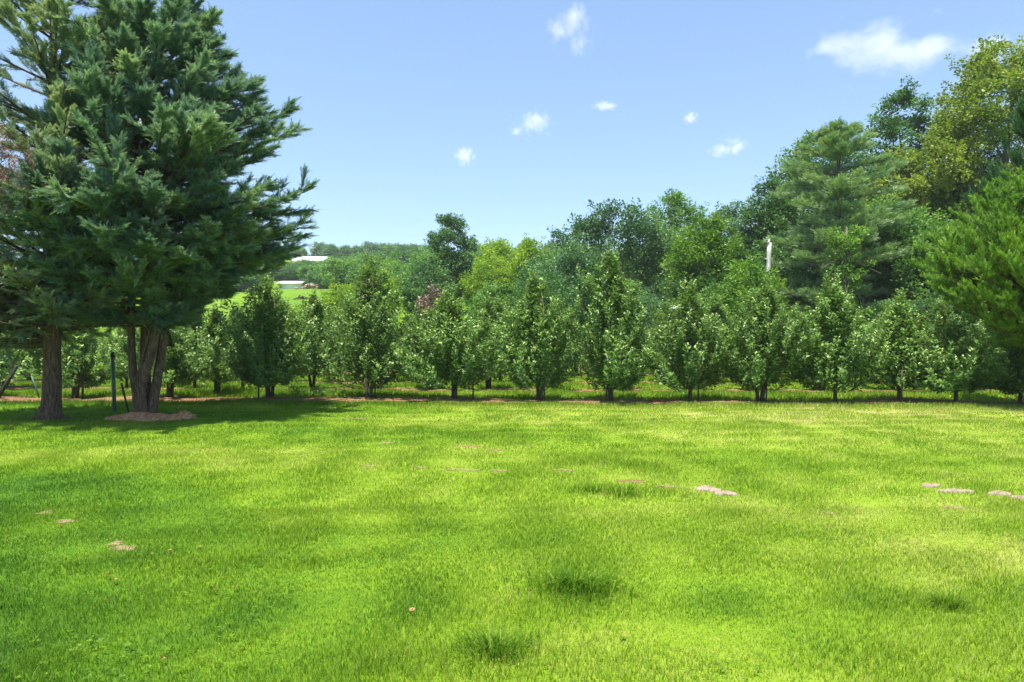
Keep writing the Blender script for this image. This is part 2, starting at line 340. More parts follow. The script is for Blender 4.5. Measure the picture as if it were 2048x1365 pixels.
mm2 = blob('mulch_mound', M['mulch'], 366, 834, 26, .13, .6, 61, 'small brown mulch heap beside the larger mulch mound', 'mulch mound', rag=.25)

# ---------------------------------------------------------------- the lawn
def blades(g, P, h, wd, lean, rnd, rng, tri=False):
    n = len(P); a = rng.uniform(0, 2 * np.pi, n); b = a + rng.normal(np.pi / 2, .7, n)
    S = np.stack([np.cos(a), np.sin(a), 0 * a], -1) * (wd / 2)[:, None]
    Ld = np.stack([np.cos(b), np.sin(b), 0 * b], -1) * (h * lean)[:, None] + np.array([.12, -.02, 0]) * h[:, None]
    up = np.stack([0 * h, 0 * h, h], -1)
    if tri:
        V = np.stack([P - S, P + S, P + up * .95 + Ld * .8], 1)
        g.add(V, T=np.arange(n * 3).reshape(n, 3), rt=rnd)
    else:
        V = np.stack([P - S, P + S, P + S * .75 + up * .6 + Ld * .3, P - S * .75 + up * .6 + Ld * .3, P + up * .95 + Ld], 1)
        k = np.arange(n)[:, None] * 5
        g.add(V, k + np.array([0, 1, 2, 3]), k + np.array([3, 2, 4]), rnd, rnd)
def keep_mask(x, y, rng):
    k = np.ones(len(x), bool)
    for bx, by, rx, ry, an in BARE:
        dx, dy = x - bx, y - by; u = dx * math.cos(an) + dy * math.sin(an); v = -dx * math.sin(an) + dy * math.cos(an)
        d = np.hypot(u / rx, v / ry); k &= d > .05 + .95 * rng.random(len(x))
    for (cx_, cy_), rr in ((ca, .55), (cb, .4)): k &= np.hypot(x - cx_, y - cy_) > rr * (.7 + .8 * rng.random(len(x)))
    return k
TUFTS = [(1150, 1190, .26, .04), (985, 1310, .22, .04), (1240, 985, .35, .05), (1180, 985, .25, .05), (1290, 935, .5, .06), (1160, 925, .5, .06), (960, 870, .6, .05), (600, 1085, .18, .06), (1900, 1210, .12, .10), (620, 1130, .2, .05), (740, 1010, .3, .03), (1340, 990, .3, .05), (40, 1340, .3, .05), (760, 1330, .3, .04)]
TU = [(*at(p, q), r, h) for p, q, r, h in TUFTS]
def lawn():
    g = Geo(); rng = np.random.default_rng(77)
    zones = [(1.6, 4.6, 8800, .034, .0034, False), (4.6, 7., 6800, .034, .0046, False), (7., 10.5, 3000, .038, .0078, True), (10.5, 14.5, 1600, .040, .0115, True), (14.5, 20.4, 900, .042, .016, True)]
    for y0, y1, den, h0, w0, tri in zones:
        xm = .80 * y1 + 3.6; n = int(den * (y1 - y0) * 2 * xm)
        y = rng.uniform(y0, y1, n); x = rng.uniform(-xm, xm, n)
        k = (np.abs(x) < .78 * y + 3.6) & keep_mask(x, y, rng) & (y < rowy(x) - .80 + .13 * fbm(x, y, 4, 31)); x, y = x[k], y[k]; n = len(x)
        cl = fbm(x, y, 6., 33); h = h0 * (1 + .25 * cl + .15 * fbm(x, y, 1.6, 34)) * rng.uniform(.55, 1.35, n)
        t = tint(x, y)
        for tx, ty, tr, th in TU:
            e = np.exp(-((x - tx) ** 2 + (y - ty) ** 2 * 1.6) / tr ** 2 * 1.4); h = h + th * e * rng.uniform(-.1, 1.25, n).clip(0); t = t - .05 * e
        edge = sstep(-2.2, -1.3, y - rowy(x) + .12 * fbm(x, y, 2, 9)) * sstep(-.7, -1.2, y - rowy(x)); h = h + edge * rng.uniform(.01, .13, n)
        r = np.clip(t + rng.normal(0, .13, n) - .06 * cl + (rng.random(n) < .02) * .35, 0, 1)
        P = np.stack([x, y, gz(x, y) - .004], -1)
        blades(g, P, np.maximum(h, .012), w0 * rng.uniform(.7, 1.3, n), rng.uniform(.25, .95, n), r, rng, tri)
    return g
lo = lawn().build('lawn_grass', M['grass']); lo['kind'] = 'stuff'; lo['label'] = 'bright green mown lawn grass in front of the orchard'; lo['category'] = 'grass'
def alley():
    g = Geo(); rng = np.random.default_rng(78)
    for k, (o0, o1, den) in enumerate([(.42, 3.7, 420), (4.95, 8.0, 300), (9.3, 12.2, 190), (13.6, 22, 60)]):
        n = int(den * 60 * (o1 - o0)); x = rng.uniform(-32, 32, n); d = rng.uniform(o0, o1, n); y = rowy(x) + d
        k_ = np.abs(x) < .8 * y + 4; x, y, d = x[k_], y[k_], d[k_]; n = len(x)
        e = np.minimum(d - o0, o1 - d); kk = e > .15 * fbm(x, y, 3, 41); x, y = x[kk], y[kk]; n = len(x)
        h = .10 * (1 + .45 * fbm(x, y, 1.5, 43) + .3 * fbm(x, y, 5, 44)).clip(.25) * rng.uniform(.6, 1.5, n)
        r = np.clip(.62 + .10 * fbm(x, y, 1, 45) + rng.normal(0, .12, n) - .12 * (h > .15), 0, 1)
        blades(g, np.stack([x, y, gz(x, y) - .004], -1), h, .024 * rng.uniform(.7, 1.3, n) * (1 + .25 * k), rng.uniform(.3, .9, n), r, rng, True)
    # weeds in the mulch
    for k, off in enumerate(ROWS[:2]):
        n = 1500; x = rng.uniform(-20, 20, n); y = rowy(x) + off + rng.normal(0, .4, n); c = fbm(x, y, 1.2, 47) > .5; x, y = x[c], y[c]; n = len(x)
        blades(g, np.stack([x, y, gz(x, y)], -1), rng.uniform(.05, .2, n), np.full(n, .018), rng.uniform(.3, .9, n), rng.uniform(.35, .8, n), rng, True)
    return g
ao = alley().build('alley_grass', M['grass']); ao['kind'] = 'stuff'; ao['label'] = 'taller sunlit grass growing between the orchard rows'; ao['category'] = 'grass'
def weeds():          # clover and other broad leaves among the blades
    g = Geo(); rng = np.random.default_rng(79); n = 5200; y = 1.7 + 7.5 * rng.random(n) ** 1.3; x = rng.uniform(-1, 1, n) * (.78 * y + .8)
    k = (fbm(x, y, 1.7, 61) + .5 * fbm(x, y, 5, 62) > .75 + .12 * x) & keep_mask(x, y, rng); x, y = x[k], y[k]; n = len(x)
    h = rng.uniform(.022, .045, n); P = np.stack([x, y, gz(x, y) + h], -1); a = rng.uniform(0, 6.28, n)
    for q in range(3):
        b = a + q * 2.09; D = np.stack([np.cos(b), np.sin(b), .15 + 0 * b], -1)
        leaves(g, P, D, np.array([0, 0, 1.]) + rng.normal(0, .3, (n, 3)), rng.uniform(.014, .024, n), rng.uniform(.012, .020, n), np.clip(rng.normal(.42, .15, n), 0, 1), .1, .6)
    return g
wo = weeds().build('lawn_weeds', M['grass']); wo['kind'] = 'stuff'; wo['label'] = 'clover and small broad leaved weeds in the near lawn'; wo['category'] = 'weeds'
def tuft(label, px, py, rx, n, hgt, seed):
    x, y = at(px, py); rng = np.random.default_rng(seed); g = Geo(); r = np.abs(rng.normal(0, .55, n)).clip(0, 1.1) * rx; a = rng.uniform(0, 6.28, n); X_ = r * np.cos(a) * 1.3; Y_ = r * np.sin(a) * .8
    h = hgt * rng.uniform(.45, 1.2, n) * (1 - .4 * r / rx).clip(.25); b = a + rng.normal(0, .8, n); ln = rng.uniform(.4, 1.9, n)
    S = np.stack([np.sin(b), -np.cos(b), 0 * b], -1) * rng.uniform(.0022, .004, n)[:, None]; D = np.stack([np.cos(b) * ln, np.sin(b) * ln, 0 * b], -1) * h[:, None]; up = np.stack([0 * h, 0 * h, h], -1)
    P = np.stack([X_, Y_, gz(x + X_, y + Y_) - float(gz(x, y)) - .004], -1)
    V = np.stack([P - S, P + S, P + S + up * .55 + D * .2, P - S + up * .55 + D * .2, P + S * .6 + up * .9 + D * .6, P - S * .6 + up * .9 + D * .6, P + up * .88 + D * 1.1], 1); k = np.arange(n)[:, None] * 7
    rr = np.clip(rng.normal(.34, .16, n) + (rng.random(n) < .08) * .5, 0, 1)
    g.add(V, np.concatenate([k + np.array([0, 1, 2, 3]), k + np.array([3, 2, 4, 5])]), k + np.array([5, 4, 6]), np.concatenate([rr, rr]), rr)
    o = g.build('grass_tuft', M['tuft'], loc=(x, y, float(gz(x, y)))); return tag(o, label, 'grass tuft', 'long tufts in the lawn')
M['tuft'] = leaf_mat('tuft_blades', [(0, (.028, .090, .006)), (.4, (.070, .170, .009)), (1, (.28, .36, .07))], transl=.45, rough=.8, spec=.05, vary=0)
tuft('large dark tuft of long grass in the near middle of the lawn', 1145, 1188, .36, 420, .14, 1)
tuft('dark grass tuft at the bottom edge below the large one', 985, 1318, .26, 240, .11, 2)
tuft('upright green tuft between the bare patches and the largest molehill', 1252, 995, .30, 130, .16, 3)
tuft('wispy tuft left of the upright one', 1185, 985, .22, 70, .15, 4)
tuft('small dark tuft toward the right edge of the near lawn', 1900, 1212, .12, 110, .12, 5)
rg = np.random.default_rng(9)
LEAFS = [(300, 1120), (225, 1168), (318, 1325), (470, 1178), (395, 1105), (116, 1060), (432, 1182), (222, 1158), (1243, 1285), (346, 1112), (820, 1240), ]
for px, py in LEAFS:
    x, y = at(px, py); g = Geo(); a = rg.uniform(0, 6.28)
    for s_ in (0, 1):
        leaves(g, np.array([[0, 0, .0]]), np.array([[math.cos(a), math.sin(a), .25]]), np.array([[.3 * rg.normal(), .3 * rg.normal(), 1]]), .042, .026, rg.random(), .3)
        a += .5
    tag(g.build('fallen_leaf', M['dry_leaf'], loc=(x, y, float(gz(x, y)) + .035)), 'small tan fallen leaf lying on the lawn', 'leaf', 'fallen leaves on the lawn')

# ---------------------------------------------------------------- plants
def leafscatter(g, P0, rad, nl, rng, L, W, out, upw=.9, trnd=None, flat=.6):
    """nl leaves round each tuft centre P0"""
    n = len(P0); k = np.repeat(np.arange(n), nl); m = len(k)
    off = rng.normal(size=(m, 3)); off = off * np.minimum(1, 1.55 / np.linalg.norm(off, axis=1, keepdims=True)) * np.array([1, 1, flat]); rr = np.broadcast_to(rad, (n,))[k][:, None]
    P = P0[k] + off * rr * .62
    D = nrm(off) * .7 + out[k] * .5 + rng.normal(size=(m, 3)) * .5 + np.array([0, 0, -.12])
    Nn = np.array([0, 0, upw]) + out[k] * .4 + rng.normal(size=(m, 3)) * .55
    tr = rng.random(n) if trnd is None else trnd
    r = np.clip(.65 * tr[k] + .35 * rng.random(m), 0, 1)
    leaves(g, P, D, Nn, L * rng.uniform(.7, 1.25, m), W * rng.uniform(.7, 1.25, m), r)

PROF = {
    'round': ([0, .12, .3, .5, .7, .86, .95, 1], [.30, .70, .95, 1, .92, .68, .40, .12]),
    'tall': ([0, .1, .3, .55, .75, .9, 1], [.35, .7, .95, 1, .85, .5, .15]),
    'cone': ([0, .1, .3, .6, .85, 1], [.7, 1, .92, .6, .25, .04]),
    'vase': ([0, .2, .45, .7, .88, 1], [.25, .55, .85, 1, .8, .3]),
    'mush': ([0, .15, .4, .6, .8, 1], [.55, .9, .95, 1, .85, .35]),
}
def broadleaf(name, label, cat, x, y, H, Rr, prof, mat, seed, trunk_h=.2, tufts=420, nl=44, L=.16, tuft=.42, gap=-.35, group=None, bark='bark_grey', r0=None, lean=0., trunk=True, zoff=0.):
    rng = np.random.default_rng(seed); px_, pr_ = PROF[prof]
    root = thing(name, label, cat, (x, y, float(gz(x, y)) + zoff), group)
    N = tufts * 3; t = rng.random(N); e = np.interp(t, px_, pr_)
    k = rng.random(N) < np.maximum(e, .3); t, e = t[k], e[k]; n = len(t)
    az = rng.uniform(0, 2 * np.pi, n)
    lob = 1 + .16 * np.sin(2 * az + rng.uniform(0, 6) + 4 * t) + .13 * np.sin(3 * az + rng.uniform(0, 6) - 7 * t) + .10 * np.sin(5 * az + 11 * t + rng.uniform(0, 6))
    u = 1 - .62 * rng.random(n) ** 1.7
    z0 = trunk_h * H; rad = Rr * e * lob * u
    P = np.stack([rad * np.cos(az) + lean * t, rad * np.sin(az), z0 + t * (H - z0) * (.94 + .06 * lob)], -1)
    kk = noise3(P, 7.5 / max(Rr, 1.), seed + 3) > gap + rng.normal(0, .25, n); P, az, t, u = P[kk][:tufts], az[kk][:tufts], t[kk][:tufts], u[kk][:tufts]
    n = len(P); outv = nrm(np.stack([np.cos(az), np.sin(az), .35 + .9 * t], -1))
    # fine twigs poke out of the silhouette
    Pt = P + outv * tuft * rng.uniform(.3, 1.3, (n, 1)) * (u > .8)[:, None]
    g = Geo()
    tr = np.clip(.5 + .34 * noise3(P, 4.5 / Rr, seed + 9) + rng.normal(0, .2, n), 0, 1)
    leafscatter(g, P, tuft * rng.uniform(.6, 1.25, n), int(nl * .85), rng, L * 1.15, L * .72, outv, trnd=tr)
    sel = u > .72
    leafscatter(g, Pt[sel], tuft * .5, nl // 3, rng, L, L * .6, outv[sel], trnd=tr[sel])
    if trunk:
        b = Geo(); r0 = r0 or .022 * H
        top = np.array([lean * .8, 0, H * .86]); zz = np.linspace(0, 1, 12)[:, None]
        path = top * zz + np.stack([.03 * H * np.sin(3 * zz[:, 0] + seed) * zz[:, 0], .03 * H * np.sin(2.3 * zz[:, 0] + 2 * seed) * zz[:, 0], 0 * zz[:, 0]], -1)
        tube(b, path, r0 * (1 - zz[:, 0]) ** .8 + r0 * .05 + r0 * .5 * np.exp(-zz[:, 0] * 25), 9)
        limbs = []
        idx = rng.permutation(n)[:16]
        for q in idx:
            tip = P[q] * np.array([.85, .85, .97]); zs = np.clip(tip[2] / H - .12 - .28 * rng.random(), max(trunk_h * .75, .08), .8)
            st = np.array([np.interp(zs * H, path[:, 2], path[:, c]) for c in range(3)])
            pts = bez(st, st * .45 + tip * .55 + np.array([0, 0, -.06 * H]) * rng.random(), tip, 8)
            tube(b, pts, np.linspace(r0 * .42 * (1 - zs), r0 * .06, 8), 6); limbs.append(pts)
        A = np.concatenate(limbs)
        for q in rng.permutation(n)[:110]:
            d = np.linalg.norm(A - P[q], axis=1) + 1.5 * np.maximum(A[:, 2] - P[q][2], 0); s_ = A[np.argmin(d)]
            tube(b, bez(s_, (s_ + P[q]) / 2 + np.array([0, 0, -.04 * Rr]), P[q], 5), np.linspace(r0 * .09, r0 * .025, 5), 4, cap=False)
        b.build('trunk', M[bark], root, smooth=True)
    g.build('crown', M[mat], root)
    return root

def plumes(g, B, D, ln, rng, rnd, nb=22, bl=.13, bw=.020, ang=.75, updir=None, roll=.5):
    """flat feathery sprays: nb narrow blades along each axis"""
    n = len(B); D = nrm(D); up = np.array([0, 0, 1.]) if updir is None else updir
    S = nrm(np.cross(D, up) + rng.normal(0, .05, (n, 3))); Nn = np.cross(S, D)
    ro = rng.normal(0, roll, (n, 1)); S, Nn = S * np.cos(ro) + Nn * np.sin(ro), Nn * np.cos(ro) - S * np.sin(ro)
    k = np.arange(nb); f = (k + .5) / nb; side = np.where(k % 2 == 0, 1., -1.)
    P = B[:, None] + D[:, None] * (ln[:, None] * f)[..., None] + Nn[:, None] * (-.10 * ln[:, None] * f ** 2)[..., None]
    an = ang * (1.15 - .75 * f) * side; an = an[None] + rng.normal(0, .13, (n, nb))
    Dd = D[:, None] * np.cos(an)[..., None] + S[:, None] * np.sin(an)[..., None] + Nn[:, None] * rng.normal(.03, .18, (n, nb))[..., None]
    sc_ = (1.1 - .62 * f)[None] * (ln / ln.mean())[:, None] ** .5
    m = n * nb; Ln = (bl * sc_ * rng.uniform(.8, 1.2, (n, nb))).ravel(); Wn = (bw * (1.1 - .4 * f)[None] * rng.uniform(.8, 1.2, (n, nb))).ravel()
    r = np.clip(np.repeat(rnd, nb) * .6 + .42 * np.tile(f, n) - .08 + .2 * rng.random(m), 0, 1)  # tone rises along each spray: dark gaps and lit tips put into the colour
    leaves(g, P.reshape(-1, 3), Dd.reshape(-1, 3), np.repeat(Nn, nb, 0), Ln, Wn, r, .08, .4)

def sprayed(g, b, zr, rr, prim, sub, npl, seed, slope, axis0, droop=.0, spread=.40, pl=(.30, .62), nb=22, bl=.13, bw=.02, inner=.30, upb=.25, br=.035, roll=.5, azr=None, gap=None, west=1., dk=1., flat=1., rag=0.):
    """boughs > branchlets > sprays inside an envelope of radius rr(z)"""
    rng = np.random.default_rng(seed); zs = np.linspace(zr[0], zr[-1], 200); rz = np.interp(zs, zr, rr)
    cdf = np.cumsum(np.maximum(rz, .25)); cdf /= cdf[-1]
    Bs, Ds, Ls, Rs = [], [], [], []
    for p in range(prim):
        z = np.interp(rng.random(), cdf, zs); r = np.interp(z, zr, rr) * (1 - .30 * rng.random() ** 1.5)
        az = rng.uniform(0, 2 * np.pi) if azr is None else rng.uniform(*azr)
        if z > 3.2: r *= 1 - (1 - west) * max(0., -math.cos(az)) ** .7
        r *= 1 + rag * float(np.clip(rng.normal(0, .5), -1, 1))
        f = (z - zr[0]) / (zr[-1] - zr[0]); sl = slope[0] + (slope[1] - slope[0]) * f
        ax_ = axis0(max(z - r * sl, zr[0] * .8))
        tip = np.array([axis0(z)[0] + r * math.cos(az), axis0(z)[1] + r * math.sin(az), z])
        if gap is not None and noise3(tip[None], gap[0], seed + 5)[0] < gap[1]: continue
        mid = ax_ * .45 + tip * .55 + np.array([0, 0, -.10 * r * (1 - f) - droop * r])
        pts = bez(ax_, mid, tip, 12)
        if b is not None: tube(b, pts, np.linspace(br * (.6 + .25 * r), br * .16, 12), 5, cap=False)
        tone = np.clip(rng.normal(.5, .22), 0, 1)
        for s_ in range(sub):
            t = inner + (1 - inner) * rng.random() ** .8; q = pts[min(int(t * 11), 11)]
            tg = nrm(pts[min(int(t * 11) + 1, 11)] - pts[max(int(t * 11) - 1, 0)])
            dirn = nrm(tg * .9 + rng.normal(0, spread, 3) * np.array([1, 1, flat]) + np.array([0, 0, upb * .5]))
            le = (.35 + .35 * rng.random()) * (.5 + .25 * r) * ((1.35 - .85 * t) if rag else 1)
            e = q + dirn * le + np.array([0, 0, upb * .2 * le])
            m = npl; u = rng.random(m) ** .8
            Bq = q + (e - q) * u[:, None]
            Dq = dirn * dk + rng.normal(0, .42, (m, 3)) * np.array([1, 1, .6]) + np.array([0, 0, upb])
            Bs.append(Bq); Ds.append(Dq); Ls.append(rng.uniform(pl[0], pl[1], m) * (1 - .3 * u)); Rs.append(np.clip(tone + rng.normal(0, .15, m), 0, 1))
            if b is not None and s_ % 2 == 0: tube(b, np.array([q, (q + e) / 2, e]), np.array([br * .25, br * .18, br * .08]), 4, cap=False)
    plumes(g, np.concatenate(Bs), np.concatenate(Ds), np.concatenate(Ls), rng, np.concatenate(Rs), nb, bl, bw, roll=roll)

# --- single trunk cedar
x, y = at(100, 838); z = float(gz(x, y))
t = thing('cedar_tree', 'tall sparse cedar with one thick bare trunk at the left edge', 'tree', (x, y, z))
b = Geo()
hh = np.array([-.05, .06, .2, .45, .9, 1.5, 2.2, 3.5, 5.5, 8, 11.5]); rad = np.array([.30, .25, .215, .195, .18, .17, .16, .14, .11, .08, .03])
ph = np.stack([.03 * np.sin(hh * 1.3) + .012 * hh, .02 * np.cos(hh), hh], -1)
tube(b, ph, rad, 18, lump=.035, seed=3)
for aa in (.3, 1.5, 2.6, 3.7, 4.4, 5.5):       # root flare
    d = np.array([math.cos(aa), math.sin(aa), 0])
    tube(b, np.array([d * .13 + [0, 0, .28], d * .20 + [0, 0, .08], d * .31 + [0, 0, -.02], d * .40 + [0, 0, -.09]]), np.array([.075, .075, .05, .025]), 8)
axA = lambda zz: np.array([.03 * math.sin(zz * 1.3) + .012 * zz, 0, zz])
g = Geo()
sprayed(g, b, [2.05, 2.5, 3.2, 4.5, 6, 8, 10, 12.3], [1.9, 2.5, 2.9, 3.05, 2.9, 2.3, 1.4, .1], 215, 12, 20, 101, (.08, .7), axA, spread=.46, flat=.5, rag=.2, upb=.12, br=.03, gap=(2.0, -.6), pl=(.12, .30), nb=18, bl=.062, bw=.0145, inner=.15)
sprayed(g, b, [1.7, 2.1, 2.6, 3.2], [1.9, 2.5, 2.8, 2.8], 60, 10, 20, 111, (.05, .1), axA, azr=(1.7, 4.5), spread=.46, upb=.05, br=.03, pl=(.12, .30), nb=18, bl=.062, bw=.0145, inner=.15)
b.build('trunk', M['bark'], t, smooth=True)
g.build('crown', M['cedar_grey'], t)
g = Geo(); rg = np.random.default_rng(3)
for k, c in enumerate([(1.05, -2.9, 4.6), (1.1, -2.85, 5.0), (1.3, -2.8, 5.2)]):
    n = 26; plumes(g, np.array(c) + rg.normal(0, .14, (n, 3)), np.array([.1, -.2, -.8]) + rg.normal(0, .35, (n, 3)), rg.uniform(.25, .45, n), rg, rg.random(n), 16, .11, .018)
g.build('dead_foliage', M['cedar_dead'], t)

# --- many stemmed cedar
x, y = at(285, 832); z = float(gz(x, y))
t = thing('cedar_tree', 'broad dense blue green cedar with several stems rising from a mulch mound', 'tree', (x, y, z))
def stem(pts, r, k=12, sd=0):
    b = Geo(); p = np.array(pts, float); n = 14
    s_ = np.linspace(0, len(p) - 1, n); P = np.stack([np.interp(s_, np.arange(len(p)), p[:, c]) for c in range(3)], -1)
    P[1:-1] = (P[:-2] + 2 * P[1:-1] + P[2:]) / 4
    tube(b, P, np.interp(s_, np.arange(len(p)), r), k, lump=.04, seed=sd); return b
S_ = EYE * PX / (832 - CY) / PX      # metres per pixel at this tree
def sp(px, py, dy=0.): return ((px - 285) * S_, dy, (832 - py) * S_ - .03)
for k, (pts, r) in enumerate([
    ([sp(285, 840, -.05), sp(284, 815, -.08), sp(277, 775, -.1), sp(270, 735, -.1), sp(265, 665, -.05), sp(262, 560, 0), sp(258, 330, .1)], [.16, .13, .095, .085, .078, .07, .03]),
    ([sp(286, 840, .12), sp(286, 800, .15), sp(281, 760, .2), sp(281, 700, .2), sp(283, 640, .2), sp(286, 420, .1), sp(290, 80, 0)], [.17, .14, .12, .11, .105, .09, .03]),
    ([sp(292, 840, -.12), sp(292, 812, -.15), sp(287, 778, -.17), sp(297, 745, -.17), sp(309, 705, -.15), sp(318, 655, -.1), sp(335, 520, 0), sp(350, 330, .1)], [.13, .12, .10, .11, .105, .095, .07, .03]),
    ([sp(302, 840, 0), sp(303, 812, .02), sp(309, 775, .05), sp(316, 720, .1), sp(321, 660, .15), sp(340, 560, .3), sp(360, 380, .5)], [.13, .12, .105, .095, .09, .08, .03]),
    ([sp(281, 778, -.24), sp(291, 740, -.26), sp(302, 690, -.25), sp(311, 655, -.2), sp(322, 600, -.2)], [.028, .036, .034, .03, .02])]):
    stem(pts, r, 14, k).build('trunk', M['bark'], t, smooth=True)
axB = lambda zz: np.array([.015 * zz, .1, zz])
b = Geo(); g = Geo()
zB = [1.95, 2.4, 3.05, 3.75, 4.7, 5.5, 6.6, 8.3, 9.5, 11, 12.8]; rB = [.85, 1.5, 2.6, 3.2, 3.6, 3.55, 3.15, 2.15, 1.55, .8, .1]
sprayed(g, b, zB, rB, 330, 17, 30, 202, (.05, .75), axB, spread=.42, upb=.14, flat=.5, rag=.22, br=.035, gap=(2.0, -.85), pl=(.12, .32), nb=18, bl=.062, bw=.0145, west=.55)
sprayed(g, b, [2.45, 2.9, 3.4, 4.1, 4.8], [1.1, 1.8, 2.6, 3.2, 3.55], 100, 15, 30, 212, (-.02, .12), axB, spread=.42, flat=.5, rag=.18, upb=.06, br=.03, pl=(.12, .32), nb=18, bl=.062, bw=.0145, azr=(-2.2, .9))
b.build('branches', M['bark'], t, smooth=True); g.build('crown', M['cedar'], t)

# --- junipers at the right edge
Yj = 17.6; xj = xa(2112, Yj)
t = thing('juniper_tree', 'bright green tufted juniper leaning in from the right edge', 'tree', (xj, Yj, float(gz(xj, Yj))))
b = Geo(); g = Geo(); tube(b, [(0, 0, -.05), (.02, 0, 1.5), (.05, 0, 4), (.02, 0, 5.6)], [.26, .20, .13, .03], 12)
sprayed(g, b, [1.55, 2.0, 2.5, 3.2, 3.7, 4.4, 5.0, 5.6, 6.1], [1.0, 1.6, 2.2, 2.85, 3.0, 2.6, 2.05, 1.4, .5], 420, 8, 34, 303, (.15, .6), lambda zz: np.array([0, 0, zz]), spread=.38, pl=(.10, .24), nb=16, bl=.055, bw=.016, upb=.8, roll=1.4, gap=(2.2, -.8), dk=.35)
b.build('trunk', M['bark'], t, smooth=True); g.build('crown', M['juniper'], t)
Yj = 23.; xj = xa(2075, Yj)
t = thing('juniper_tree', 'dark upright juniper spires standing behind the bright juniper', 'tree', (xj, Yj, float(gz(xj, Yj))))
b = Geo(); g = Geo(); tube(b, [(0, 0, -.05), (.02, 0, 4), (.02, 0, 9.5)], [.25, .15, .03], 12)
sprayed(g, b, [1.5, 3, 5, 7, 8.6, 10.2], [1.2, 1.9, 2.2, 1.75, 1.0, .1], 170, 8, 12, 304, (.6, 1.3), lambda zz: np.array([0, 0, zz]), spread=.32, pl=(.25, .5), nb=16, bl=.11, bw=.026, upb=.9, roll=1.2)
b.build('trunk', M['bark'], t, smooth=True); g.build('crown', M['juniper_dark'], t)

# --- apple trees
AP = ([.0, .06, .16, .28, .42, .55, .68, .80, .90, 1.0], [.06, .22, .52, .84, 1.0, 1.0, .92, .74, .48, .14])
APR = ([.0, .06, .16, .30, .5, .7, .85, 1.0], [.06, .2, .62, .95, 1.0, .88, .58, .12])
def apple(label, x, y, H, Rr, seed, shoots=170, lpm=62, group='apple trees in the orchard', prof=AP, L=.112, low=.40):
    rng = np.random.default_rng(seed)
    root = thing('apple_tree', label, 'apple tree', (x, y, float(gz(x, y))), group)
    b = Geo(); g = Geo()
    nst = rng.integers(1, 4)
    for q in range(nst):
        a = rng.uniform(0, 6.28); d = np.array([math.cos(a), math.sin(a), 0]) * (.09 if nst > 1 else .0)
        tube(b, np.array([d * .6 + [0, 0, -.05], d * .9 + [0, 0, .25], d * 1.6 + [.02, 0, .7], d * 2.2 + [.03, 0, H * .5], d * 1.2 + [0, 0, H * .85]]), np.array([.062, .050, .045, .030, .008]), 7)
    Pl, Dl, Nl, Ll, Rl = [], [], [], [], []
    lobs = rng.uniform(0, 6.28, 6); ln_ = rng.normal(0, .10, 2) * H * .6
    for s_ in range(shoots):
        t = low * .55 + (1 - low * .55) * rng.random() ** .9; az = rng.uniform(0, 6.28)
        e = np.interp(t, *prof) * (1 + .24 * math.sin(2 * az + lobs[0] + 4 * t) + .20 * math.sin(3 * az + lobs[1] - 7 * t) + .12 * math.sin(5 * az + lobs[2] + 13 * t))
        r = Rr * e * (1 - .75 * rng.random() ** 1.8)
        zt = H * t * (1 + rng.normal(0, .03)) * (1 - .16 * t * (1 + math.sin(2 * az + lobs[3]) * .6 + .5 * math.sin(3 * az + lobs[4])) * min(1, 2 * r / Rr)) + .35 * max(0, rng.normal(-.3, .6)) * (t < .85); tip = np.array([r * math.cos(az), r * math.sin(az), zt])
        zs = max(.30 + .12 * rng.random(), zt - .25 - .55 * r - .5 * rng.random()); st = np.array([.30 * r * math.cos(az + rng.normal(0, .3)), .30 * r * math.sin(az), zs])
        if zt < .8: st[2] = zt + .12 * rng.random()
        if s_ < 26:      # upright whips
            zt = H * rng.uniform(.70, 1.08); r = Rr * rng.uniform(.05, .75) * (1.3 - zt / H); tip = np.array([r * math.cos(az), r * math.sin(az), zt]); st = np.array([tip[0] * .8, tip[1] * .8, zt - rng.uniform(.5, .9)])
        tip[:2] += ln_ * t; st[:2] += ln_ * t * .6; mid = np.array([tip[0] * .95, tip[1] * .95, zs * .55 + zt * .45]); pts = bez(st, mid, tip, 9)
        ln = np.linalg.norm(np.diff(pts, axis=0), axis=1).sum(); n = int(ln * lpm * .8) + 10
        if s_ % 3 == 0: tube(b, pts, np.linspace(.011, .003, 9), 4, cap=False)
        u = .06 + .94 * rng.random(n) ** .8; P = np.stack([np.interp(u, np.linspace(0, 1, 9), pts[:, c]) for c in range(3)], -1)
        tg = nrm(np.stack([np.interp(u, np.linspace(0, 1, 9), np.gradient(pts[:, c])) for c in range(3)], -1))
        pe = nrm(np.cross(tg, rng.normal(size=(n, 3))))
        Dl.append(tg * .55 + pe * .9 + np.array([0, 0, .05])); Nl.append(tg * .8 + rng.normal(0, .45, (n, 3)) + np.array([0, 0, .35]) - pe * .2)
        Pl.append(P + pe * rng.uniform(0, .06, (n, 1))); Ll.append(L * rng.uniform(.65, 1.2, n) * np.where(u > .92, .75, 1)); tone = rng.normal(.42, .13)
        Rl.append(np.clip(tone + .30 * (u > .84) + rng.normal(0, .18, n), 0, 1))
    P, D, Nn, Ln, r_ = map(np.concatenate, (Pl, Dl, Nl, Ll, Rl))
    leaves(g, P, D, Nn, Ln, Ln * .5, r_, .22)
    b.build('trunk', M['bark_apple'], root, smooth=True); g.build('crown', M['apple'], root)
    return root

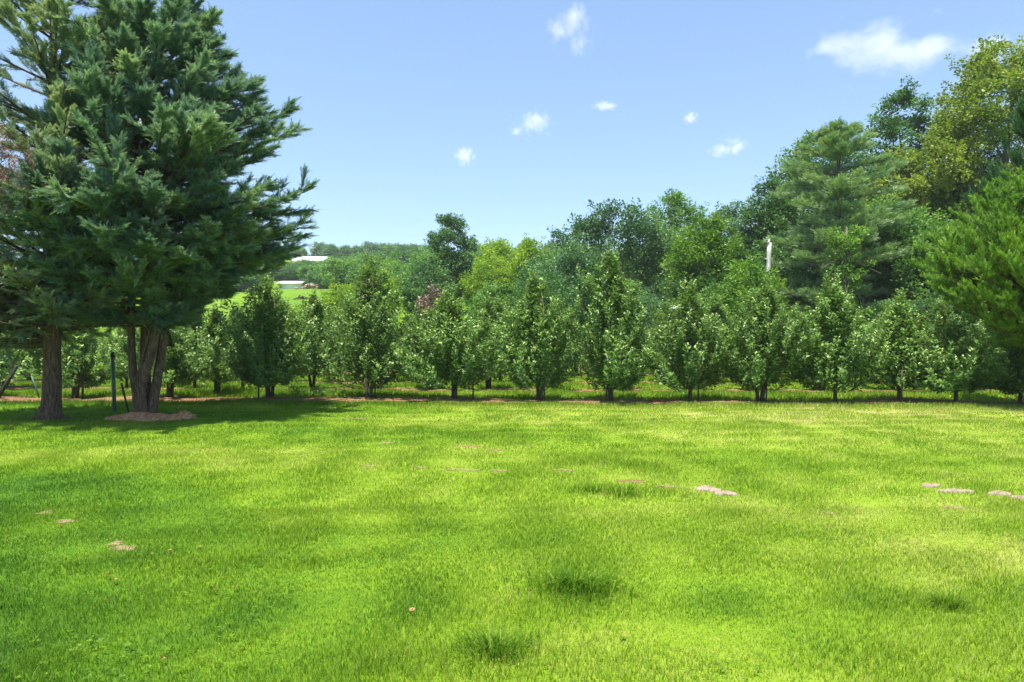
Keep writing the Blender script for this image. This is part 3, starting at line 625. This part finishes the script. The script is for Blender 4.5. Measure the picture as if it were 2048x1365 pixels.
FRONT = [(540, 800, 552, 92, 'front row apple tree just right of the multi-stemmed cedar, below the white shed'),
 (737, 797, 513, 92, 'tall front row apple tree standing in front of the lime green bush'),
 (908, 801, 585, 88, 'wide leaning front row apple tree with a dark stake at its right side'),
 (1077, 803, 548, 74, 'front row apple tree in front of the lime locust trees'),
 (1225, 803, 508, 84, 'tallest front row apple tree, with two bare leader tips above its crown'),
 (1380, 804, 560, 80, 'front row apple tree below the rounded yellow green maple'),
 (1520, 805, 568, 84, 'front row apple tree standing under the bare white snag'),
 (1670, 807, 560, 86, 'front row apple tree standing before the vine covered trunk'),
 (1800, 807, 590, 66, 'slim front row apple tree on a bare trunk between stakes'),
 (1912, 808, 645, 84, 'low bushy front row apple tree left of the bright juniper'),
 (2034, 808, 690, 66, 'small front row apple tree shaded by the bright juniper')]
for k, (px, py, top, hw, lb) in enumerate(FRONT):
    Yt = EYE * PX / (py - CY); Yt = .35 * Yt + .65 * float(rowy(xa(px, Yt))); Yt = float(Yt); x = xa(px, Yt)
    apple(lb, x, Yt, za(top, Yt) - float(gz(x, Yt)), hw * Yt / PX * 1.09, 400 + k, shoots=260)
for k, (px, py, top, hw, lb) in enumerate([(-40, 797, 655, 85, 'apple tree cut by the left edge behind the leaning dark pole'), (150, 797, 638, 74, 'round apple tree on a dark trunk seen between the two cedars'),
                                           (338, 798, 628, 78, 'round apple tree on a short trunk just right of the cedar stems'), (436, 790, 610, 72, 'low apple tree in the gap right of the short trunked round one')]):
    Yt = EYE * PX / (py - CY); x = xa(px, Yt)
    apple(lb, x, Yt, za(top, Yt), hw * Yt / PX, 450 + k, shoots=130, prof=APR, low=.35)
# rows behind: copies of four trees
GB = 'apple trees in the rows behind the front row'; LBK = 'apple tree in the orchard rows behind the front row'
protos = []
rgB = np.random.default_rng(17)
for row, off in enumerate(ROWS[1:], 1):
    yb = 19.35 + off; lim = .78 * yb + 2.5; xs = np.arange(-lim, lim, 2.12 + .06 * row)
    for q, x0 in enumerate(xs):
        x = float(x0 + rgB.normal(0, .18) + .7 * row); y = float(rowy(x) + off + rgB.normal(0, .12))
        s = float(rgB.uniform(.82, 1.08)) * 1.03 * (1.0 if row < 3 else .93)
        if len(protos) < 5:
            p = apple(LBK, x, y, rgB.uniform(2.9, 3.4), rgB.uniform(1.0, 1.2), 480 + len(protos), shoots=150, lpm=58, group=GB, prof=AP if len(protos) % 2 else APR, L=.12); protos.append(p); p.scale = (s, s, s)
        else:
            dup(protos[rgB.integers(5)], (x, y, float(gz(x, y))), float(rgB.uniform(0, 6.28)), (s * float(rgB.uniform(.9, 1.1)), s, s))
# a low branch lying out from the second tree, and young weeds in the strip
for px, py, lb in [(600, 781, 'low leafy sucker growing beside the first front row apple tree'), (655, 780, 'small dark leafy sprig in the grass between two front row apple trees')]:
    x, y = at(px, 800); y += .5; g = Geo(); rg = np.random.default_rng(px); n = 9
    P0 = np.stack([rg.uniform(-.45, .45, n), rg.normal(0, .1, n), rg.uniform(.12, .30, n)], -1); leafscatter(g, P0, np.full(n, .12), 26, rg, .085, .042, nrm(rg.normal(size=(n, 3)) + [0, 0, .6]))
    t = thing('leafy_sprig', lb, 'plant', (x, y, float(gz(x, y)))); g.build('foliage', M['apple'], t)
    b = Geo(); tube(b, np.array([[-.42, 0, .18], [-.2, 0, .06], [0, 0, -.03], [.22, 0, .08], [.42, 0, .22]]), .008, 5); b.build('stem', M['bark_apple'], t)

# --- woods and trees behind the orchard
def tree(name, label, px, top, hw, Yt, prof, mat, seed, cat='tree', **k):
    x = xa(px, Yt); z0 = float(gz(x, Yt)); return broadleaf(name, label, cat, x, Yt, za(top + 11, Yt) - z0, hw * Yt / PX, prof, mat, seed, **k)
tree('tulip_tree', 'tall olive green tree towering at the right edge', 1995, 82, 130, 46, 'round', 'leaf_olive', 501, tufts=1050, nl=58, L=.21, tuft=.62, trunk_h=.12, gap=-.75)
tree('tulip_tree', 'yellowish olive tree beside the towering right edge tree', 1905, 235, 85, 50, 'round', 'leaf_olive', 502, tufts=420, nl=46, L=.21, tuft=.6, trunk_h=.2)
tree('oak_tree', 'tall thin dark tree with gappy crown against the sky left of the olive trees', 1803, 170, 72, 54, 'tall', 'leaf_dark', 503, tufts=440, nl=46, L=.22, tuft=.56, trunk_h=.22, gap=-.25)
tree('hickory_tree', 'yellow tipped round tree in front of the tall thin dark one', 1800, 288, 72, 48, 'round', 'leaf_olive', 504, tufts=360, nl=46, L=.2, tuft=.55, trunk_h=.3)
tree('maple_tree', 'dark leafy tree with a thick grey trunk between white pine and bright juniper', 1775, 400, 95, 43, 'round', 'leaf_mid', 505, tufts=600, nl=46, gap=-.6, L=.18, tuft=.55, trunk_h=.22, r0=.34)
tree('maple_tree', 'mid green tree just left of the bright juniper', 1868, 455, 75, 40, 'round', 'leaf_mid', 506, tufts=460, nl=46, gap=-.7, L=.18, tuft=.5, trunk_h=.12)
tree('oak_tree', 'dark broad tree rising behind the white pine', 1630, 262, 96, 56, 'round', 'leaf_dark', 507, tufts=800, nl=46, L=.22, tuft=.6, trunk_h=.12, gap=-.8)
tree('oak_tree', 'narrow dark pointed tree at the left shoulder of the white pine', 1538, 352, 44, 52, 'tall', 'leaf_dark', 508, tufts=420, nl=44, L=.2, tuft=.5, trunk_h=.1, gap=-.8)
tree('willow_tree', 'grey green feathery tree between lime maple and pointed dark tree', 1462, 404, 58, 58, 'vase', 'leaf_blue', 509, tufts=320, nl=44, L=.2, tuft=.55, trunk_h=.15)
tree('maple_tree', 'rounded bright yellow green maple in front of the woods', 1412, 432, 66, 42, 'round', 'leaf_bright', 510, tufts=380, nl=46, L=.17, tuft=.5, trunk_h=.15)
tree('walnut_tree', 'layered dark green tree peaking right of the big bluish tree', 1350, 382, 56, 62, 'mush', 'leaf_mid', 511, tufts=320, nl=46, L=.22, tuft=.62, trunk_h=.25)
tree('elm_tree', 'big wide bluish green tree in the middle of the woodland edge', 1222, 408, 118, 52, 'mush', 'leaf_blue', 512, tufts=700, nl=48, L=.2, tuft=.6, trunk_h=.12)
tree('elm_tree', 'smaller bluish tree at the left foot of the big bluish tree', 1140, 478, 66, 48, 'round', 'leaf_blue', 513, tufts=340, nl=46, L=.18, tuft=.55, trunk_h=.1)
tree('locust_tree', 'lime green locust with the highest feathery top', 1062, 472, 44, 66, 'round', 'leaf_lime', 514, tufts=300, nl=46, L=.2, tuft=.6, trunk_h=.15, gap=-.6)
tree('locust_tree', 'lime green locust right beside the tall dark oak', 998, 474, 46, 70, 'round', 'leaf_lime', 515, tufts=300, nl=46, L=.2, tuft=.6, trunk_h=.15, gap=-.6)
tree('locust_tree', 'low lime green locust at the foot of the tall dark oak', 968, 512, 34, 62, 'round', 'leaf_lime', 516, tufts=220, nl=46, L=.18, tuft=.55, trunk_h=.1, gap=-.6)
tree('oak_tree', 'tall dark oak standing alone above the hillside trees', 902, 424, 42, 76, 'tall', 'leaf_dark', 517, tufts=340, nl=46, L=.24, tuft=.62, trunk_h=.15, gap=-.1)
tree('hillside_tree', 'round green tree left of the tall dark oak', 820, 498, 62, 92, 'round', 'leaf_mid', 518, tufts=400, nl=44, L=.27, tuft=.8, trunk_h=.08)
tree('hillside_tree', 'dark green tree behind the dead brush', 850, 520, 52, 70, 'round', 'leaf_dark', 519, tufts=340, nl=44, L=.22, tuft=.65, trunk_h=.06)
tree('hillside_tree', 'rounded dark tree above the bright meadow edge', 690, 512, 42, 116, 'round', 'leaf_mid', 520, tufts=320, nl=44, L=.32, tuft=.9, trunk_h=.06)
tree('hillside_tree', 'broad green tree behind the lime bush', 752, 506, 50, 100, 'round', 'leaf_mid', 521, tufts=340, nl=44, L=.3, tuft=.85, trunk_h=.06)
tree('lime_bush', 'lime green bush at the right side of the meadow', 688, 560, 42, 46, 'mush', 'leaf_lime', 522, 'bush', tufts=200, nl=46, L=.13, tuft=.38, trunk_h=.04, gap=-.6)
tree('lime_bush', 'taller lime green sapling between front row apple trees', 762, 520, 36, 44, 'tall', 'leaf_lime', 523, 'bush', tufts=150, nl=44, L=.13, tuft=.35, trunk_h=.1, gap=-.2)
tree('lime_bush', 'small lime bush low in the meadow', 648, 612, 26, 50, 'round', 'leaf_lime', 524, 'bush', tufts=80, nl=44, L=.13, tuft=.32, trunk_h=.03, gap=-.6)
tree('dark_bush', 'dark bushy growth left of the big bluish tree', 1095, 545, 66, 42, 'round', 'leaf_dark', 525, 'bush', tufts=300, nl=44, L=.16, tuft=.45, trunk_h=.04)
tree('dark_bush', 'dark bush under the lime locusts', 1000, 560, 52, 44, 'round', 'leaf_mid', 526, 'bush', tufts=260, nl=44, L=.16, tuft=.45, trunk_h=.04)
tree('vine_thicket', 'bright leafy vine thicket at the foot of the white snag', 1500, 520, 58, 37, 'mush', 'leaf_bright', 527, 'thicket', tufts=330, nl=44, L=.14, tuft=.4, trunk_h=.03, trunk=False)
tree('vine_thicket', 'green vine thicket between maple and white snag', 1440, 560, 45, 38, 'round', 'leaf_mid', 528, 'thicket', tufts=220, nl=44, L=.14, tuft=.4, trunk_h=.03, trunk=False)
tree('dead_brush', 'bare pinkish brown dead brush beyond the orchard', 864, 560, 24, 46, 'vase', 'twig_dead', 529, 'brush', tufts=90, nl=20, L=.2, tuft=.35, trunk_h=.05)
# vine hung snag
Ys = 36.5; xs_ = xa(1690, Ys); t = thing('vine_covered_snag', 'dead trunk draped in bright green vines in front of the white pine', 'dead tree', (xs_, Ys, float(gz(xs_, Ys))))
Hs = za(455, Ys) - float(gz(xs_, Ys)); rg = np.random.default_rng(31)
b = Geo(); tube(b, [(0, 0, -.1), (.1, 0, Hs * .4), (-.05, 0, Hs * .75), (.1, 0, Hs)], [.2, .16, .12, .05], 8)
for k in range(12):
    a0 = np.array([rg.normal(0, .3), rg.normal(0, .3), Hs * rg.uniform(.6, .98)]); c0 = a0 + np.array([rg.normal(0, 1.), rg.normal(0, .5), -rg.uniform(1, 3)])
    tube(b, bez(a0, (a0 + c0) / 2 + np.array([rg.normal(0, .3), 0, -.3]), c0, 8), .014, 4, cap=False)
b.build('trunk', M['bark_grey'], t, smooth=True)
g = Geo(); n = 170; f = rg.random(n); wv = np.interp(f, [0, .25, .5, .7, .85, 1], [1.5, 1.25, .85, .6, .75, .95])
P0 = np.stack([rg.normal(0, .5, n) * wv, rg.normal(0, .45, n) * wv, f * Hs * 1.0], -1); leafscatter(g, P0, np.full(n, .28), 44, rg, .13, .09, nrm(np.concatenate([P0[:, :2], np.full((n, 1), .4)], 1)))
g.build('vine_leaves', M['leaf_bright'], t)
# bare white snag
Yn = 38.; xn = xa(1537, Yn); z0 = float(gz(xn, Yn)); g = Geo(); Hn = za(486, Yn) - z0
zz = np.linspace(-.1, Hn, 12); tube(g, np.stack([.05 * np.sin(zz * 1.2), .03 * np.cos(zz), zz], -1), np.linspace(.17, .11, 12), 10, lump=.07, seed=2)
tube(g, [(0, 0, Hn - .05), (.03, 0, Hn + .1), (.06, 0, Hn + .22)], [.1, .06, .02], 6)
tube(g, [(-.05, 0, Hn - .95), (-.22, -.05, Hn - .88)], [.04, .015], 6)
tag(g.build('tree_snag', M['bark_pale'], smooth=True, loc=(xn, Yn, z0)), 'bare bleached white snag standing in front of the woods', 'dead tree')
# white pine: tiers of level boughs
def pine(label, px, top, hw, Yt, seed):
    x = xa(px, Yt); z0 = float(gz(x, Yt)); H = za(top, Yt) - z0; Rm = hw * Yt / PX; rng = np.random.default_rng(seed)
    t = thing('white_pine', label, 'tree', (x, Yt, z0)); b = Geo(); g = Geo()
    zz = np.linspace(0, 1, 10); tube(b, np.stack([.25 * np.sin(zz * 3), .1 * zz, zz * H - .1], -1), .26 * (1 - zz) + .03, 10)
    zr, rr = [0, .12, .22, .38, .55, .70, .82, .92, 1.], [.8, .9, .95, 1.0, 1.0, .92, .72, .40, .08]
    Bs, Ds, Ls, Rs = [], [], [], []
    for k in range(150):
        f = .13 + .86 * rng.random() ** .85; f = min(round(f * 15) / 15 + rng.normal(0, .012), .955); az = rng.uniform(0, 6.28); r = 1.12 * Rm * np.interp(f, zr, rr) * rng.uniform(.6, 1.08)
        tip = np.array([r * math.cos(az), r * math.sin(az), f * H + r * (.05 + .13 * f)]); st = np.array([.25 * math.sin(f * 3), 0, f * H])
        pts = bez(st, (st + tip) / 2 + np.array([0, 0, -.05 * r + .10 * r * f]), tip, 10); tube(b, pts, np.linspace(.06, .015, 10), 5, cap=False)
        m = int(50 + 26 * r); u = .14 + .86 * rng.random(m) ** .7; q = np.stack([np.interp(u, np.linspace(0, 1, 10), pts[:, c]) for c in range(3)], -1)
        sd = np.array([-math.sin(az), math.cos(az), 0]); fan = rng.normal(0, .32, (m, 1)) * (.5 + .3 * r) * (1.25 - u[:, None])
        q = q + sd * fan + np.array([0, 0, 1]) * rng.normal(.05, .09, (m, 1))
        dv = nrm(tip - st) * .7 + sd * fan * 1.1 + rng.normal(0, .3, (m, 3)) + np.array([0, 0, .35])
        Bs.append(q); Ds.append(dv); Ls.append(rng.uniform(.2, .36, m)); Rs.append(np.clip(rng.normal(.5, .2) + rng.normal(0, .15, m), 0, 1))
    plumes(g, np.concatenate(Bs), np.concatenate(Ds), np.concatenate(Ls), rng, np.concatenate(Rs), 14, .17, .026, ang=.8, roll=1.5)
    b.build('trunk', M['bark_grey'], t, smooth=True); g.build('crown', M['pine'], t)
pine('tall white pine with flat tiers of pale needle boughs', 1672, 246, 118, 41, 601)
# dark understorey and trees deeper in the woods: four kinds, copied
GW = 'trees deep in the woods'; LW = 'dark tree deep in the woods behind the woodland edge'; pw = []
rw = np.random.default_rng(71)
WP = [(1090, 520, 60), (1180, 500, 62), (1270, 490, 66), (1340, 480, 70), (1410, 470, 68), (1490, 460, 64), (1570, 440, 62), (1650, 420, 66), (1730, 400, 64), (1810, 400, 60), (1890, 380, 58), (1970, 360, 62), (2060, 340, 60), (2130, 330, 56), (1240, 560, 46), (1330, 560, 48), (1460, 540, 48), (1560, 500, 46), (1620, 540, 44), (1740, 520, 46), (1830, 540, 42), (1930, 520, 44), (2020, 480, 40), (2120, 480, 42), (1880, 590, 36), (1790, 600, 36), (1400, 590, 40), (1290, 590, 38)]
for k, (px, top, Yt) in enumerate(WP):
    x = xa(px, Yt); z0 = float(gz(x, Yt)); H = za(top, Yt) - z0
    if len(pw) < 4: p = broadleaf('woodland_tree', LW, 'tree', x, Yt, H, H * .34, ('round', 'tall', 'mush', 'round')[len(pw)], ('leaf_dark', 'leaf_dark', 'leaf_mid', 'leaf_blue')[len(pw)], 620 + k, tufts=330, nl=44, L=.2, tuft=.55, trunk_h=.05, group=GW); pw.append((p, H))
    else:
        p, H0 = pw[k % 4]; s = H / H0; dup(p, (x, Yt, z0), float(rw.uniform(0, 6.28)), (s * 1.05, s * 1.05, s))
# far trees on the hillside and ridge
GH = 'far trees on the hill'; LH = 'distant tree on the far hillside and ridge'; ph_ = []
HP = [(600, 498, 292), (640, 488, 300), (662, 492, 290), (690, 494, 296), (716, 495, 300), (742, 488, 296), (772, 492, 300), (800, 492, 305), (830, 492, 300), (862, 494, 290), (560, 494, 300), (520, 490, 310), (480, 492, 300), (440, 490, 305), (950, 492, 300), (990, 490, 300), (1050, 492, 290), (1110, 490, 300),
      (615, 541, 190), (590, 544, 180), (640, 541, 175), (660, 528, 190), (600, 548, 165), (632, 548, 160), (560, 545, 170), (680, 524, 170), (700, 516, 200), (725, 512, 190), (752, 508, 185), (780, 506, 190), (806, 502, 200), (836, 504, 190), (866, 506, 180), (925, 506, 190), (960, 508, 180), (530, 540, 175), (490, 535, 180), (450, 530, 190), (400, 520, 210), (350, 520, 220), (300, 515, 230), (240, 510, 240), (180, 505, 250), (120, 500, 255), (60, 500, 255), (0, 500, 250),
      (665, 545, 138), (700, 540, 128), (730, 540, 122), (775, 540, 112), (880, 530, 105), (920, 530, 108), (945, 535, 100), (650, 560, 146), (505, 570, 140), (450, 565, 140), (390, 560, 140), (320, 560, 135), (250, 560, 135), (170, 560, 130), (90, 560, 130), (10, 560, 130), (-60, 560, 130), (985, 540, 90), (1030, 540, 90)]
rh = np.random.default_rng(72)
for k, (px, top, Yt) in enumerate(HP):
    x = xa(px, Yt); z0 = float(gz(x, Yt)); H = max(za(top, Yt) - z0, 3.5)
    if len(ph_) < 3: p = broadleaf('distant_tree', LH, 'tree', x, Yt, H, H * .55, ('round', 'mush', 'round')[len(ph_)], ('leaf_mid', 'leaf_blue', 'leaf_dark')[len(ph_)], 660 + k, tufts=260, nl=36, L=.42, tuft=.9, trunk_h=.04, group=GH); ph_.append((p, H))
    else:
        p, H0 = ph_[int(rh.integers(3))]; s = H / H0; wd = s * float(rh.uniform(1.0, 1.5)) if H > 5 else s * 1.7; dup(p, (x, Yt, z0), float(rh.uniform(0, 6.28)), (wd, wd, s))

# ---------------------------------------------------------------- buildings and bits on the hill
def barn(name, label, px0, px1, pyr, pye, pyb, Yt, dep, wall='white_wall', win=0):
    x0, x1 = xa(px0, Yt), xa(px1, Yt); xc = (x0 + x1) / 2; wd = (x1 - x0) / 2; zb = za(pyb, Yt); ze = za(pye, Yt) - zb; zr = za(pyr, Yt) - zb
    gzv = float(gz(xc, Yt)) - zb
    t = thing(name, label, 'building', (xc, Yt, zb)); g = Geo(); low = min(gzv, 0) - 1.
    V = [(-wd, 0, low), (wd, 0, low), (wd, dep, low), (-wd, dep, low), (-wd, 0, ze), (wd, 0, ze), (wd, dep, ze), (-wd, dep, ze), (-wd, dep / 2, zr - .05), (wd, dep / 2, zr - .05)]
    g.add(V, [(0, 1, 5, 4), (1, 2, 6, 5), (2, 3, 7, 6), (3, 0, 4, 7)], [(5, 6, 9), (7, 4, 8)]); g.build('wall', M[wall], t)
    g = Geo(); o = .4; th = .15
    for y0, y1, zA, zB_ in ((-o, dep / 2, ze - .1, zr), (dep / 2, dep + o, zr, ze - .1)):
        V = [(-wd - o, y0, zA), (wd + o, y0, zA), (wd + o, y1, zB_), (-wd - o, y1, zB_)]; V = V + [(a, b_, c - th) for a, b_, c in V]
        g.add(V, [(0, 1, 2, 3), (7, 6, 5, 4), (0, 4, 5, 1), (1, 5, 6, 2), (2, 6, 7, 3), (3, 7, 4, 0)])
    g.build('roof', M['white_roof'], t)
    for k in range(win):
        g = Geo(); c = -wd + (k + .7) * 2 * wd / win; box(g, c - .8, c + .8, -.06, .1, ze * .25, ze * .8); g.build('window', M['glass'], t)
    return t
barn('barn', 'long white roofed building on the far ridge', 586, 646, 509, 521, 536, 262, 14, win=4)
barn('shed', 'white shed at the top of the meadow behind the cedar', 558, 600, 560, 566, 583, 142, 6, wall='white_roof', win=0)
barn('shed', 'small white outbuilding glimpsed through the orchard under the maple', 1352, 1372, 608, 612, 626, 40, 2.4, wall='white_roof')
Yp = 275.; xp = xa(625, Yp); zp = float(gz(xp, Yp)); Hp = za(492, Yp) - zp
t = thing('utility_pole', 'thin utility pole above the white roofed building', 'utility pole', (xp, Yp, zp)); g = Geo(); tube(g, [(0, 0, -.2), (0, 0, Hp)], [.17, .12], 8); g.build('pole', M['bark_grey'], t)
g = Geo(); box(g, -1.3, 1.3, -.1, .1, Hp - 1.0, Hp - .8); g.build('crossarm', M['bark_pale'], t)
for k, dz in enumerate((-.85, -2.4)):
    g = Geo(); a0 = np.array([0, 0, Hp + dz]); c0 = a0 + np.array([26, 6, -.5]); tube(g, bez(a0, (a0 + c0) / 2 + np.array([0, 0, -.9]), c0, 14), .05, 4, cap=False); g.build('wire', M['dark_metal'], t)
def heap(name, label, cat, px, py, wpx, Yt, hgt, mat, seed, n=40, sz=.5):
    x = xa(px, Yt); z0 = float(gz(x, Yt)); t = Geo(); rg = np.random.default_rng(seed); rx = wpx * Yt / PX
    for k in range(n):
        p = np.array([rg.normal(0, .45) * rx, rg.normal(0, .6), 0]); p[2] = hgt * max(0, 1 - (p[0] / rx) ** 2) * rg.random(); a = rg.uniform(0, 3.14); d = np.array([math.cos(a), math.sin(a) * .5, rg.normal(0, .2)]) * sz * rg.uniform(.6, 1.4)
        tube(t, [p - d, p - d * .3 + rg.normal(0, .05, 3), p + d], np.array([.3, .5, .3]) * sz * rg.uniform(.5, 1), 6, lump=.15, seed=k)
    return tag(t.build(name, mat, loc=(x, Yt, z0)), label, cat)
heap('rubble_pile', 'long low pile of reddish rubble beside the white shed', 'rubble pile', 628, 577, 26, 140, .9, M['rubble'], 1, 90, .5)
heap('log_pile', 'dark pile of logs lying on the bright meadow', 'log pile', 603, 607, 16, 104, .45, M['wood_dark'], 2, 34, .26)

# ---------------------------------------------------------------- posts and stakes
x, y = at(228, 823); t = thing('fence_post', 'upright green metal post between the two cedars', 'post', (x, y, float(gz(x, y)))); s = y / PX
g = Geo(); tube(g, [(.02, 0, -.1), (0, 0, .5), (-.03, 0, 112 * s)], [.046, .044, .042], 10); g.build('post', M['green_metal'], t, smooth=True)
g = Geo(); tube(g, [(-.03, 0, 109 * s), (-.03, 0, 113 * s), (-.035, 0, 120 * s)], [.052, .052, .03], 10); g.build('cap', M['dark_metal'], t)
def stake(label, px, py, dx, hpx, rad, mat='wood_dark', name='tree_stake', group=None, dy=0.):
    y = EYE * PX / (py - CY); x = xa(px, y); s = y / PX; g = Geo(); tube(g, [(-dx * s * .05, 0, -.05), (dx * s * .5, dy * .5, hpx * s * .5), (dx * s, dy, hpx * s)], rad, 7)
    return tag(g.build(name, M[mat], smooth=True, loc=(x, y, float(gz(x, y)))), label, 'stake', group)
stake('thick dark pole leaning to the right at the left edge', -12, 808, 46, 78, .05, name='leaning_pole')
stake('thin dark stake leaning against the left stem of the mulched cedar', 259, 829, -16, 64, .022, 'dark_metal')
stake('green stake leaning beside the single trunk cedar', 80, 797, -17, 46, .022, 'green_metal')
stake('upright dark stake beside the round apple tree between the cedars', 165, 799, 1, 60, .03)
stake('green twig stake standing left of the green metal post', 190, 760, 20, 40, .015, 'green_metal', dy=.1)
for px, py, h, lb in [(517, 803, 52, 'slim stake left of the first front row apple trunk'), (946, 804, 60, 'dark stake right of the wide leaning apple tree'), (1088, 805, 50, 'dark stake touching the trunk below the lime locusts'),
                      (1213, 806, 60, 'dark stake left of the tallest apple trunk'), (1532, 808, 40, 'stake beside the apple trunk under the white snag'), (1803, 810, 70, 'dark stake right of the slim bare trunked apple tree'), (1396, 806, 40, 'stake beside the apple trunk below the maple'), (750, 801, 44, 'stake right of the tall apple trunk by the lime bush')]:
    stake(lb, px, py, 1, h, .022)

# ---------------------------------------------------------------- clouds: real banks of vapour far beyond the hill
def cloud(label, px, py, wpx, hpx, Yc, dens, seed, blobs):
    x, z = xa(px, Yc), za(py, Yc); sx, sz = wpx * Yc / PX, hpx * Yc / PX; sy = min(sx, 1.6 * sz) * 1.1
    m, t, N, L = new_mat('cloud_vapour')
    tc = N.new('ShaderNodeTexCoord')
    no = N.new('ShaderNodeTexNoise'); no.inputs['Scale'].default_value = 2.0; no.inputs['Detail'].default_value = 9; no.inputs['Roughness'].default_value = .6
    mp = N.new('ShaderNodeMapping'); mp.inputs['Location'].default_value = (seed, seed * 2.3, 0); mp.inputs['Scale'].default_value = (1.6, 1.2, 1.)
    L.new(tc.outputs['Object'], mp.inputs['Vector']); L.new(mp.outputs[0], no.inputs['Vector'])
    acc = None
    for bx, bz, br in blobs:
        s1 = N.new('ShaderNodeVectorMath'); s1.operation = 'SUBTRACT'; s1.inputs[1].default_value = (bx, 0, bz); L.new(tc.outputs['Object'], s1.inputs[0])
        s2 = N.new('ShaderNodeVectorMath'); s2.operation = 'LENGTH'; L.new(s1.outputs[0], s2.inputs[0])
        mr = N.new('ShaderNodeMapRange'); mr.inputs['From Min'].default_value = br; mr.inputs['From Max'].default_value = 0; L.new(s2.outputs['Value'], mr.inputs['Value'])
        if acc is None: acc = mr.outputs[0]
        else:
            mx = N.new('ShaderNodeMath'); mx.operation = 'MAXIMUM'; L.new(acc, mx.inputs[0]); L.new(mr.outputs[0], mx.inputs[1]); acc = mx.outputs[0]
    a1 = N.new('ShaderNodeMath'); a1.operation = 'MULTIPLY_ADD'; a1.inputs[1].default_value = 2.3; L.new(no.outputs['Fac'], a1.inputs[0]); a1.inputs[2].default_value = -1.42
    a2 = N.new('ShaderNodeMath'); a2.operation = 'ADD'; L.new(a1.outputs[0], a2.inputs[0]); L.new(acc, a2.inputs[1])
    mr2 = N.new('ShaderNodeMapRange'); mr2.interpolation_type = 'SMOOTHSTEP'; mr2.inputs['From Min'].default_value = -.02; mr2.inputs['From Max'].default_value = .75; mr2.inputs['To Max'].default_value = .75 * dens / sy
    L.new(a2.outputs[0], mr2.inputs['Value'])
    pv = N.new('ShaderNodeVolumePrincipled'); pv.inputs['Color'].default_value = (1, .985, .98, 1); pv.inputs['Anisotropy'].default_value = .0
    L.new(mr2.outputs[0], pv.inputs['Density']); o = N.new('ShaderNodeOutputMaterial'); L.new(pv.outputs[0], o.inputs['Volume'])
    g = Geo(); nu, nv = 24, 12; rg = np.random.default_rng(seed)
    uu, vv = np.meshgrid(np.arange(nu) * 2 * np.pi / nu, np.linspace(0, np.pi, nv + 1)); S = np.stack([np.sin(vv) * np.cos(uu), np.sin(vv) * np.sin(uu), np.cos(vv)], -1)
    S = S * (1 + .06 * noise3(S, 5, seed))[..., None]
    i = (np.arange(nv)[:, None] * nu + np.arange(nu)[None]); i2 = np.arange(nv)[:, None] * nu + (np.arange(nu)[None] + 1) % nu
    g.add(S.reshape(-1, 3), np.stack([i, i + nu, i2 + nu, i2], -1).reshape(-1, 4))
    o_ = g.build('cloud', m, smooth=True, loc=(x, Yc, z)); o_.scale = (sx, sy, sz); return tag(o_, label, 'cloud', 'small white clouds')
Yc = 2400.
cloud('widest white cloud in the sky, above the tall thin tree', 1772, 98, 168, 74, Yc, 1.9, 1, [(-.62, .05, .5), (-.2, .05, .75), (.2, -.15, .7), (.6, 0, .55), (-.1, -.35, .5)])
cloud('hook shaped white cloud high above the middle of the view', 1140, 66, 62, 64, Yc, 1.6, 2, [(-.35, .1, .6), (.15, .35, .7), (.3, -.4, .5)])
cloud('soft round cloud left of the small flat wisp', 1062, 248, 52, 36, Yc, 1.4, 3, [(.2, 0, .85), (-.6, -.4, .5)])
cloud('small round cloud low in the sky above the tall dark oak', 930, 313, 26, 26, Yc, 1.6, 4, [(0, 0, 1.1)])
cloud('small bright cloud left of the dark woods', 1456, 296, 44, 28, Yc, 1.5, 5, [(.35, .1, .8), (-.4, -.2, .7)])
cloud('tiny faint puff below the hook cloud and right of the flat wisp', 1381, 237, 18, 15, Yc, 1.6, 6, [(0, 0, 1.1)])
cloud('small flat wisp between two round clouds', 1211, 213, 34, 12, Yc, 1.4, 7, [(0, 0, 1.1)])
cloud('pale cloud bank half hidden by the towering olive tree', 1985, 98, 60, 40, Yc, 1.5, 8, [(0, 0, 1.)])

# ---------------------------------------------------------------- summer haze
m, t, N, L = new_mat('summer_haze'); pv = N.new('ShaderNodeVolumePrincipled'); pv.inputs['Color'].default_value = (.86, .93, 1, 1); pv.inputs['Density'].default_value = .00026
o = N.new('ShaderNodeOutputMaterial'); L.new(pv.outputs[0], o.inputs['Volume'])
g = Geo(); box(g, -1815, 1815, -415, 1815, -6, 66); hz = g.build('haze', m); hz['kind'] = 'stuff'
